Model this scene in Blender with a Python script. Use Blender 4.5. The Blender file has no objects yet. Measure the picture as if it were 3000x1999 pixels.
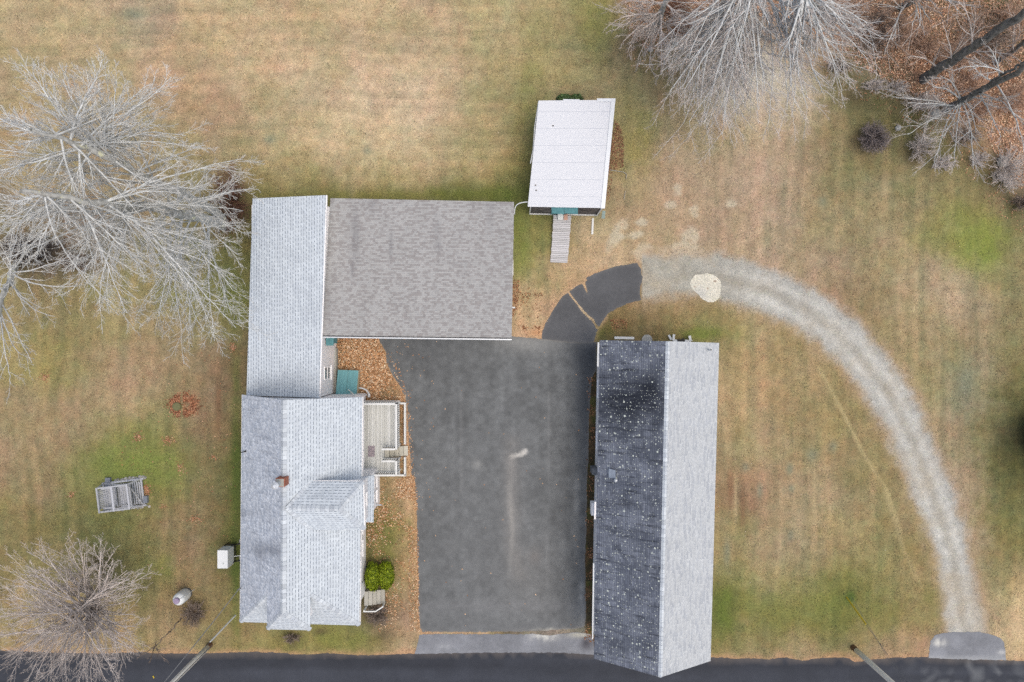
import bpy, bmesh, math, random
import numpy as np
from mathutils import Vector
random.seed(7); rng = np.random.default_rng(7)

# ------------------------------------------------------------------ camera, sky, sun, exposure
H = 44.0; K = 2000.0
sc = bpy.context.scene
COL = sc.collection
cam_d = bpy.data.cameras.new('camera'); cam = bpy.data.objects.new('camera', cam_d); COL.objects.link(cam)
cam.location = (0, 0, H); cam.rotation_euler = (0, 0, 0)
cam_d.sensor_width = 36; cam_d.lens = 24; cam_d.clip_end = 3000; cam_d.clip_start = 0.5
sc.camera = cam
SUN_EL, SUN_AZ = math.radians(72), math.radians(118)      # azimuth clockwise from up in the picture
world = bpy.data.worlds.new('World'); sc.world = world; world.use_nodes = True
wn = world.node_tree; bg = wn.nodes['Background']
sky = wn.nodes.new('ShaderNodeTexSky'); sky.sky_type = 'NISHITA'; sky.sun_disc = False
sky.sun_elevation = SUN_EL; sky.sun_rotation = SUN_AZ; sky.air_density = 1.15; sky.dust_density = 7.0; sky.ozone_density = 0.6
wn.links.new(sky.outputs[0], bg.inputs[0]); bg.inputs[1].default_value = 0.15
sl = bpy.data.lights.new('sun', 'SUN'); sl.energy = 0.5; sl.angle = math.radians(60); sl.color = (1.0, .97, .93)
so = bpy.data.objects.new('sun', sl); COL.objects.link(so)
sd = Vector((math.sin(SUN_AZ)*math.cos(SUN_EL), math.cos(SUN_AZ)*math.cos(SUN_EL), math.sin(SUN_EL)))
so.rotation_euler = sd.to_track_quat('Z', 'Y').to_euler(); so.location = (20, -20, 60)
sc.view_settings.view_transform = 'Standard'; sc.view_settings.look = 'None'
sc.view_settings.exposure = 0.14; sc.view_settings.gamma = 1
sc.cycles.max_bounces = 5; sc.cycles.diffuse_bounces = 3; sc.cycles.use_denoising = False

# ------------------------------------------------------------------ helpers
def P(px, py, z=0.0):
    s = (H - z)/K
    return ((px-1500)*s, (999.5-py)*s, z)
def V(px, py, z=0.0): return Vector(P(px, py, z))
ALB = (1.335, 1.28, 1.265)
def C(r, g, b, k=1.0):
    f = lambda c: ((c/255+.055)/1.055)**2.4 if c > 10 else c/255/12.92
    return tuple(min(.92, f(c)/q*k) for c, q in zip((r, g, b), ALB))
def Cn(a):                                   # numpy sRGB 0-255 -> albedo
    a = np.clip(np.asarray(a, float)/255, 0, 1)
    return np.clip(((a+.055)/1.055)**2.4/np.array(ALB), 0, .92)

class MB:
    def __init__(s): s.v = []; s.f = []; s.uv = []; s.c = []; s.hasuv = False; s.hasc = False
    def face(s, pts, uv=None, col=None):
        b = len(s.v); s.v += [tuple(p) for p in pts]; s.f.append(tuple(range(b, b+len(pts))))
        s.uv += uv if uv else [(0, 0)]*len(pts); s.hasuv |= bool(uv)
        s.c += [col or (1, 1, 1)]*len(pts); s.hasc |= bool(col)
    def hexa(s, b, t, col=None):             # bottom 4, top 4 (ccw from above)
        s.face([b[3], b[2], b[1], b[0]], col=col); s.face(t, col=col)
        for i in range(4):
            j = (i+1) % 4; s.face([b[i], b[j], t[j], t[i]], col=col)
    def box(s, x0, y0, z0, x1, y1, z1, col=None):
        if x0 > x1: x0, x1 = x1, x0
        if y0 > y1: y0, y1 = y1, y0
        q = [(x0, y0), (x1, y0), (x1, y1), (x0, y1)]
        s.hexa([(x, y, z0) for x, y in q], [(x, y, z1) for x, y in q], col)
    def bar(s, a, b, w, h, up=(0, 0, 1), col=None):   # beam a->b, width w, height h
        a = Vector(a); b = Vector(b); d = (b-a).normalized(); u = Vector(up)
        if abs(d.dot(u)) > .98: u = Vector((1, 0, 0))
        r = d.cross(u).normalized()*w/2; t = r.cross(d).normalized()*h/2
        q = lambda p: [p-r-t, p+r-t, p+r+t, p-r+t]
        A, B = q(a), q(b)
        s.face([A[0], A[1], A[2], A[3]], col=col); s.face([B[3], B[2], B[1], B[0]], col=col)
        for i in range(4):
            j = (i+1) % 4; s.face([A[j], A[i], B[i], B[j]], col=col)
    def prism(s, poly, z0, z1, col=None):
        if sum(poly[i][0]*poly[(i+1) % len(poly)][1]-poly[(i+1) % len(poly)][0]*poly[i][1] for i in range(len(poly))) < 0: poly = poly[::-1]
        s.face([(p[0], p[1], z1) for p in poly], col=col)
        s.face([(p[0], p[1], z0) for p in poly[::-1]], col=col)
        for i in range(len(poly)):
            a, b = poly[i], poly[(i+1) % len(poly)]
            s.face([(a[0], a[1], z0), (b[0], b[1], z0), (b[0], b[1], z1), (a[0], a[1], z1)], col=col)
    def tube(s, pts, radii, n=8, cap=True, col=None):
        pts = [Vector(p) for p in pts]
        if not hasattr(radii, '__len__'): radii = [radii]*len(pts)
        rings = []
        for i, p in enumerate(pts):
            d = (pts[min(i+1, len(pts)-1)]-pts[max(i-1, 0)]).normalized()
            u = Vector((0, 0, 1)) if abs(d.z) < .9 else Vector((1, 0, 0))
            a = d.cross(u).normalized(); b = a.cross(d)
            rings.append([p+(a*math.cos(2*math.pi*k/n)+b*math.sin(2*math.pi*k/n))*radii[i] for k in range(n)])
        for i in range(len(pts)-1):
            for k in range(n):
                l = (k+1) % n; s.face([rings[i][l], rings[i][k], rings[i+1][k], rings[i+1][l]], col=col)
        if cap: s.face(rings[0], col=col); s.face(rings[-1][::-1], col=col)

def link(o, parent=None):
    COL.objects.link(o)
    if parent is not None: o.parent = parent
    return o
def obj(name, mb, m, parent=None, smooth=False, merge=False):
    me = bpy.data.meshes.new(name); me.from_pydata(mb.v, [], mb.f); me.materials.append(m)
    if mb.hasuv:
        l = me.uv_layers.new(name='UVMap'); l.data.foreach_set('uv', np.array(mb.uv, 'f').ravel())
    if mb.hasc:
        a = me.color_attributes.new('Col', 'FLOAT_COLOR', 'CORNER')
        c = np.ones((len(mb.c), 4), 'f'); c[:, :3] = mb.c; a.data.foreach_set('color', c.ravel())
    if merge:
        bm = bmesh.new(); bm.from_mesh(me); bmesh.ops.remove_doubles(bm, verts=bm.verts, dist=1e-4); bm.to_mesh(me); bm.free()
    if smooth: me.shade_smooth()
    o = bpy.data.objects.new(name, me); link(o, parent)
    if parent is not None and parent.type == 'EMPTY': o.location = -Vector(parent.location)
    return o
def thing(name, label, cat, loc=(0, 0, 0), group=None):
    o = bpy.data.objects.new(name, None); link(o); o.location = loc; o.empty_display_size = .3
    o['label'] = label; o['category'] = cat
    if group: o['group'] = group
    return o
def tag(o, label, cat, group=None, kind=None):
    o['label'] = label; o['category'] = cat
    if group: o['group'] = group
    if kind: o['kind'] = kind
    return o
def bevel(o, w, seg=2):
    m = o.modifiers.new('bevel', 'BEVEL'); m.width = w; m.segments = seg; return o
def grid_obj(name, X, Y, Z, cols, m, parent=None, quads_mask=None):
    ny, nx = X.shape
    v = np.stack([X, Y, Z], -1).reshape(-1, 3)
    i = np.arange(ny*nx).reshape(ny, nx)
    f = np.stack([i[:-1, :-1], i[:-1, 1:], i[1:, 1:], i[1:, :-1]], -1).reshape(-1, 4)
    if quads_mask is not None: f = f[quads_mask.ravel()]
    return arr_obj(name, v, f, m, parent, vcol=cols.reshape(-1, 3))
def arr_obj(name, v, f, m, parent=None, vcol=None, smooth=False):
    me = bpy.data.meshes.new(name)
    me.vertices.add(len(v)); me.vertices.foreach_set('co', np.ascontiguousarray(v, 'f').ravel())
    k = f.shape[1]
    me.loops.add(f.size); me.loops.foreach_set('vertex_index', np.ascontiguousarray(f, 'i').ravel())
    me.polygons.add(len(f)); me.polygons.foreach_set('loop_start', np.arange(0, f.size, k, dtype='i'))
    try: me.polygons.foreach_set('loop_total', np.full(len(f), k, 'i'))
    except Exception: pass
    me.update(calc_edges=True); me.materials.append(m)
    if vcol is not None:
        a = me.color_attributes.new('Col', 'FLOAT_COLOR', 'POINT')
        c = np.ones((len(v), 4), 'f'); c[:, :3] = vcol; a.data.foreach_set('color', c.ravel())
    if smooth: me.shade_smooth()
    o = bpy.data.objects.new(name, me); link(o, parent)
    if parent is not None and parent.type == 'EMPTY': o.location = -Vector(parent.location)
    return o

# --- node helper
class NT:
    def __init__(s, name, rough=.85, spec=.3):
        s.m = bpy.data.materials.new(name); s.m.use_nodes = True; s.t = s.m.node_tree
        s.b = s.t.nodes['Principled BSDF']; s.b.inputs['Roughness'].default_value = rough
        s.b.inputs['Specular IOR Level'].default_value = spec
    def n(s, t): return s.t.nodes.new(t)
    def put(s, sock, v):
        if isinstance(v, bpy.types.NodeSocket): s.t.links.new(v, sock)
        elif v is not None:
            try: sock.default_value = v
            except Exception: sock.default_value = (*v, 1)
    def math(s, op, a, b=None, c=None, clamp=False):
        n = s.n('ShaderNodeMath'); n.operation = op; n.use_clamp = clamp
        s.put(n.inputs[0], a); s.put(n.inputs[1], b); s.put(n.inputs[2], c); return n.outputs[0]
    def mix(s, f, a, b, mode='MIX'):
        n = s.n('ShaderNodeMix'); n.data_type = 'RGBA'; n.blend_type = mode; n.clamp_factor = True
        s.put(n.inputs[0], f)
        for i, v in ((6, a), (7, b)):
            if isinstance(v, bpy.types.NodeSocket): s.t.links.new(v, n.inputs[i])
            else: n.inputs[i].default_value = (*v, 1) if len(v) == 3 else v
        return n.outputs[2]
    def scale(s, col, f):                     # colour * scalar
        n = s.n('ShaderNodeVectorMath'); n.operation = 'SCALE'; s.put(n.inputs[0], col); s.put(n.inputs['Scale'], f); return n.outputs[0]
    def obj(s): return s.n('ShaderNodeNewGeometry').outputs['Position']
    def uv(s): return s.n('ShaderNodeUVMap').outputs[0]
    def sep(s, v):
        n = s.n('ShaderNodeSeparateXYZ'); s.put(n.inputs[0], v); return n.outputs
    def comb(s, x, y, z=0.0):
        n = s.n('ShaderNodeCombineXYZ'); s.put(n.inputs[0], x); s.put(n.inputs[1], y); s.put(n.inputs[2], z); return n.outputs[0]
    def vscale(s, v, k):
        n = s.n('ShaderNodeVectorMath'); n.operation = 'MULTIPLY'; s.put(n.inputs[0], v); n.inputs[1].default_value = k; return n.outputs[0]
    def noise(s, v, sc=1.0, det=2, rough=.5, dist=0):
        n = s.n('ShaderNodeTexNoise'); s.put(n.inputs['Vector'], v); n.inputs['Scale'].default_value = sc
        n.inputs['Detail'].default_value = det; n.inputs['Roughness'].default_value = rough; n.inputs['Distortion'].default_value = dist
        return n.outputs[0]
    def white(s, v):
        n = s.n('ShaderNodeTexWhiteNoise'); n.noise_dimensions = '3D'; s.put(n.inputs['Vector'], v); return n.outputs['Value']
    def ramp(s, v, lo, hi):                   # smooth step to 0..1
        n = s.n('ShaderNodeMapRange'); n.interpolation_type = 'SMOOTHSTEP'; s.put(n.inputs[0], v)
        n.inputs[1].default_value = lo; n.inputs[2].default_value = hi; return n.outputs[0]
    def lin(s, v, a, b):                      # v*(b-a)+a
        return s.math('MULTIPLY_ADD', v, b-a, a)
    def attr(s, name='Col'):
        n = s.n('ShaderNodeAttribute'); n.attribute_name = name; return n.outputs['Color']
    def done(s, col, bump=None, dist=.01, strength=.5):
        s.put(s.b.inputs['Base Color'], col)
        if bump is not None:
            n = s.n('ShaderNodeBump'); n.inputs['Strength'].default_value = strength; n.inputs['Distance'].default_value = dist
            s.put(n.inputs['Height'], bump); s.t.links.new(n.outputs[0], s.b.inputs['Normal'])
        return s.m

def simple(name, col, rough=.7, var=.15, scale=6, bump=.3, metal=0, stretch=(1, 1, 1), vc=False, spec=.3):
    n = NT(name, rough, spec); p = n.vscale(n.obj(), stretch)
    a = n.noise(p, scale, 4, .6)
    f = n.lin(a, 1-var*1.3, 1+var*1.3)
    base = n.attr() if vc else col
    n.b.inputs['Metallic'].default_value = metal
    return n.done(n.scale(base, f) if vc else n.scale(n.comb(*col), f), a, .004, bump)

M = {}
M['white'] = simple('white_paint', (.84, .85, .86), .6, .05, 5)
M['clap'] = None
M['whitewood'] = simple('weathered_white_wood', C(238, 238, 236), .8, .18, 14, stretch=(1, .2, 1))
M['wood'] = simple('weathered_boards', (1, 1, 1), .85, .22, 20, vc=True, stretch=(1, .12, 1))
M['woodx'] = simple('weathered_cross_boards', (1, 1, 1), .85, .22, 20, vc=True, stretch=(.12, 1, 1))
M['teal'] = simple('teal_paint', C(106, 162, 168), .6, .28, 3, stretch=(3, .5, 1))
M['brick'] = None
M['metalcap'] = simple('galvanised_metal', C(222, 226, 232), .35, .1, 9, metal=.3)
M['dark'] = simple('dark_metal', C(48, 50, 54), .5, .2, 8)
M['black'] = simple('black_metal', C(30, 31, 34), .5, .2, 8)
M['glass'] = simple('window_glass', C(62, 72, 78), .1, .2, 2, spec=.6)
M['tank'] = simple('tank_white_paint', C(238, 241, 243), .4, .04, 4)
M['purple'] = simple('purple_paint', C(168, 152, 180), .5, .1, 6)
M['concrete'] = simple('concrete', C(176, 174, 166), .9, .2, 8)
M['polewood'] = simple('pole_wood', C(244, 240, 232), .8, .25, 6, stretch=(6, 6, .5))
M['poledark'] = simple('pole_foot_wood', C(120, 90, 66), .85, .3, 9)
M['yellow'] = simple('yellow_plastic', C(205, 180, 50), .5, .1, 5)
M['cable'] = simple('cable_grey', C(120, 122, 126), .6, .1, 5)
M['cablewhite'] = simple('cable_white', C(225, 228, 230), .5, .1, 5)
M['leaf'] = simple('dry_leaf', (1, 1, 1), .8, .12, 30, vc=True)
M['greenleaf'] = simple('green_leaf', (1, 1, 1), .6, .25, 12, vc=True)
M['stone'] = simple('field_stone', C(172, 172, 168), .9, .3, 5, bump=.8)
M['slate'] = simple('glider_wood', (1, 1, 1), .85, .25, 12, vc=True)
M['mat'] = None

def clap():
    n = NT('white_clapboard', .6); p = n.sep(n.obj())
    f = n.math('FRACT', n.math('DIVIDE', p[2], .11))
    sh = n.ramp(f, 0, .12)
    a = n.noise(n.obj(), 3, 3)
    return n.done(n.scale(n.comb(.89, .90, .91), n.math('MULTIPLY', n.lin(sh, .88, 1), n.lin(a, .93, 1.05))), f, .012, .6)
M['clap'] = clap()
def bricks():
    n = NT('chimney_brick', .85)
    t = n.n('ShaderNodeTexBrick'); g = n.sep(n.obj())
    n.put(t.inputs['Vector'], n.comb(n.math('ADD', g[0], g[1]), g[2]))
    t.inputs['Scale'].default_value = 1; t.inputs['Brick Width'].default_value = .2; t.inputs['Row Height'].default_value = .07
    t.inputs['Mortar Size'].default_value = .006
    t.inputs['Color1'].default_value = (*C(196, 116, 90), 1); t.inputs['Color2'].default_value = (*C(172, 98, 76), 1)
    t.inputs['Mortar'].default_value = (*C(150, 132, 118), 1)
    return n.done(t.outputs[0])
M['brick'] = bricks()

def shingle(name, light, mid, dark, course=.17, tab=.26, dash=.5, joint=.15, patch=(1.2, 5), patch_amt=(.45, .6), cellvar=.12,
            lichen=False, stain=(0, 0, 0), stain_amt=.0, bigvar=.12, streak=0, rough=.92, dash_w=.2, dash_len=.55):
    n = NT(name, rough, .2); uv = n.sep(n.uv()); u, v = uv[0], uv[1]
    rf = n.math('DIVIDE', v, course); row = n.math('FLOOR', rf); fv = n.math('FRACT', rf)
    hr = n.white(n.comb(row, 3.3, 0))
    uu = n.math('ADD', n.math('DIVIDE', u, tab), n.math('MULTIPLY', hr, 7.37)); cell = n.math('FLOOR', uu); fu = n.math('FRACT', uu)
    h1 = n.white(n.comb(cell, row, 1)); h2 = n.white(n.comb(cell, row, 9))
    pn = n.noise(n.comb(n.math('MULTIPLY', n.math('SUBTRACT', cell, n.math('MULTIPLY', hr, 7.37)), tab*patch[0]), n.math('MULTIPLY', row, course*patch[1])), 1, 3, .6)
    pn = n.math('ADD', pn, n.math('MULTIPLY', n.math('SUBTRACT', h1, .5), .12))
    pm = n.ramp(pn, *patch_amt)
    col = n.mix(pm, light, mid)
    col = n.scale(col, n.lin(h2, 1-cellvar, 1+cellvar))
    # cut-outs between tabs, shadow of the butt edges painted as dark dashes
    dm = n.math('MULTIPLY', n.math('LESS_THAN', fv, dash_w), n.math('LESS_THAN', fu, n.lin(h1, dash_len-.2, dash_len+.2)))
    dm = n.math('MULTIPLY', dm, n.lin(h2, dash*.7, min(1, dash*1.3)))
    col = n.mix(dm, col, dark)
    jm = n.math('MAXIMUM', n.math('LESS_THAN', fv, .12), n.math('LESS_THAN', fu, .05))
    col = n.scale(col, n.math('SUBTRACT', 1, n.math('MULTIPLY', jm, joint)))
    big = n.noise(n.comb(n.math('MULTIPLY', u, .9), n.math('MULTIPLY', v, .35)), 1, 4, .6)
    fine = n.noise(n.comb(u, v), 45, 2, .6)
    col = n.scale(col, n.math('MULTIPLY', n.lin(big, 1-bigvar*1.4, 1+bigvar*1.2), n.lin(fine, .86, 1.14)))
    if streak:
        st = n.noise(n.comb(n.math('MULTIPLY', u, 5.0), n.math('MULTIPLY', v, .55)), 1, 4, .65)
        col = n.mix(n.math('MULTIPLY', n.ramp(st, .5, .72), streak), col, stain)
    # stains painted per vertex: red channel of Col is how much stain
    a = n.sep(n.attr())
    sn = n.noise(n.comb(n.math('MULTIPLY', u, 4.5), n.math('MULTIPLY', v, .9)), 1, 4, .7)
    sm = n.math('MULTIPLY', n.math('SUBTRACT', 1, a[0]), n.lin(sn, .35, 1.5), clamp=True)
    col = n.mix(sm, col, stain)
    if lichen:
        for sc_, seed, rad in ((2.6, 0, .125), (4.2, 5, .115), (1.1, 11, .065), (6.5, 3, .12)):
            vo = n.n('ShaderNodeTexVoronoi'); vo.voronoi_dimensions = '2D'
            n.put(vo.inputs['Vector'], n.comb(n.math('ADD', u, seed*3.7), v)); vo.inputs['Scale'].default_value = sc_
            cr = n.sep(vo.outputs['Color'])
            r = n.math('MULTIPLY', n.math('SUBTRACT', cr[0], .34, clamp=True), rad*1.6)
            ed = n.noise(n.comb(u, v), 30, 2)
            d = n.math('ADD', vo.outputs['Distance'], n.math('MULTIPLY', n.math('SUBTRACT', ed, .5), .06))
            mk = n.math('LESS_THAN', d, r)
            core = n.math('LESS_THAN', d, n.math('MULTIPLY', r, .45))
            lc = n.mix(core, C(236, 242, 234), C(214, 224, 204))
            col = n.mix(n.math('MULTIPLY', mk, n.lin(cr[1], .55, 1.0)), col, lc)
    hgt = n.math('ADD', n.math('MULTIPLY', fv, -1), n.math('MULTIPLY', h2, .4))
    return n.done(col, hgt, .012, .5)

M['shingle'] = shingle('pale_grey_shingles', C(219, 227, 235), C(210, 218, 227), C(112, 122, 134), dash=.8, cellvar=.06, stain=C(112, 118, 130), streak=.0, bigvar=.06)
M['shingleW'] = shingle('pale_grey_shingles_west', C(226, 232, 242), C(202, 210, 223), C(122, 130, 146), dash=.5, dash_w=.34, tab=.2, course=.15,
                        patch=(3.5, 4), stain=C(96, 101, 114), streak=.35, bigvar=.10, cellvar=.13)
M['ridge'] = shingle('ridge_cap_shingles', C(222, 229, 236), C(204, 211, 220), C(150, 158, 168), course=.25, tab=3, dash=.25, patch=(1, 3), stain=C(150, 150, 150), bigvar=.05)
M['garage'] = shingle('grey_brown_shingles', C(182, 181, 180), C(163, 159, 158), C(140, 137, 138), course=.112, tab=.155, dash=.15, joint=.13,
                      patch=(2.6, 9), patch_amt=(.47, .58), stain=C(122, 120, 124), cellvar=.05, bigvar=.10, dash_w=.1)
M['barnE'] = shingle('light_grey_shingles', C(205, 209, 213), C(188, 193, 200), C(140, 146, 157), course=.105, tab=.24, dash=.3, joint=.10,
                     patch=(1.1, 16), patch_amt=(.50, .60), stain=C(140, 146, 158), cellvar=.07, bigvar=.06, dash_w=.4)
M['barnW'] = shingle('dark_lichened_shingles', C(136, 142, 156), C(106, 112, 126), C(64, 68, 80), course=.135, tab=.3, dash=.35, joint=.30,
                     patch=(1.0, .8), patch_amt=(.35, .65), stain=C(46, 50, 60), cellvar=.12, bigvar=.26, lichen=True, streak=.85, dash_w=.2)

# ------------------------------------------------------------------ ground colour field
def vnoise(x, y, s, seed=0):
    x = np.asarray(x)/s; y = np.asarray(y)/s
    xi = np.floor(x).astype(np.int64); yi = np.floor(y).astype(np.int64); fx = x-xi; fy = y-yi
    fx = fx*fx*(3-2*fx); fy = fy*fy*(3-2*fy)
    def h(a, b):
        n = (a*374761393+b*668265263+seed*1442695041) & 0xffffffff
        n = ((n ^ (n >> 13))*1274126177) & 0xffffffff
        return ((n ^ (n >> 16)) & 0xffff)/65535.
    return (h(xi, yi)*(1-fx)+h(xi+1, yi)*fx)*(1-fy)+(h(xi, yi+1)*(1-fx)+h(xi+1, yi+1)*fx)*fy
def fnoise(x, y, s, seed=0, o=4):
    r = 0; a = 1; t = 0
    for i in range(o): r = r+a*vnoise(x, y, s/2**i, seed+i*17); t += a; a *= .55
    return r/t
def seg_d(X, Y, pts):
    """distance to polyline, arclength fraction 0..n"""
    best = np.full(X.shape, 1e9); tt = np.zeros(X.shape)
    for i in range(len(pts)-1):
        ax, ay = pts[i][:2]; bx, by = pts[i+1][:2]; dx, dy = bx-ax, by-ay
        t = np.clip(((X-ax)*dx+(Y-ay)*dy)/(dx*dx+dy*dy), 0, 1)
        d = np.hypot(X-ax-t*dx, Y-ay-t*dy); m = d < best
        best = np.where(m, d, best); tt = np.where(m, i+t, tt)
    return best, tt
def inside(X, Y, poly):
    r = np.zeros(X.shape, bool)
    for i in range(len(poly)):
        x0, y0 = poly[i]; x1, y1 = poly[(i+1) % len(poly)]
        if y0 == y1: continue
        c = ((y0 > Y) != (y1 > Y)) & (X < (x1-x0)*(Y-y0)/(y1-y0)+x0); r ^= c
    return r
def sd_poly(X, Y, poly):
    d, _ = seg_d(X, Y, list(poly)+[poly[0]]); return np.where(inside(X, Y, poly), -d, d)

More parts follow.
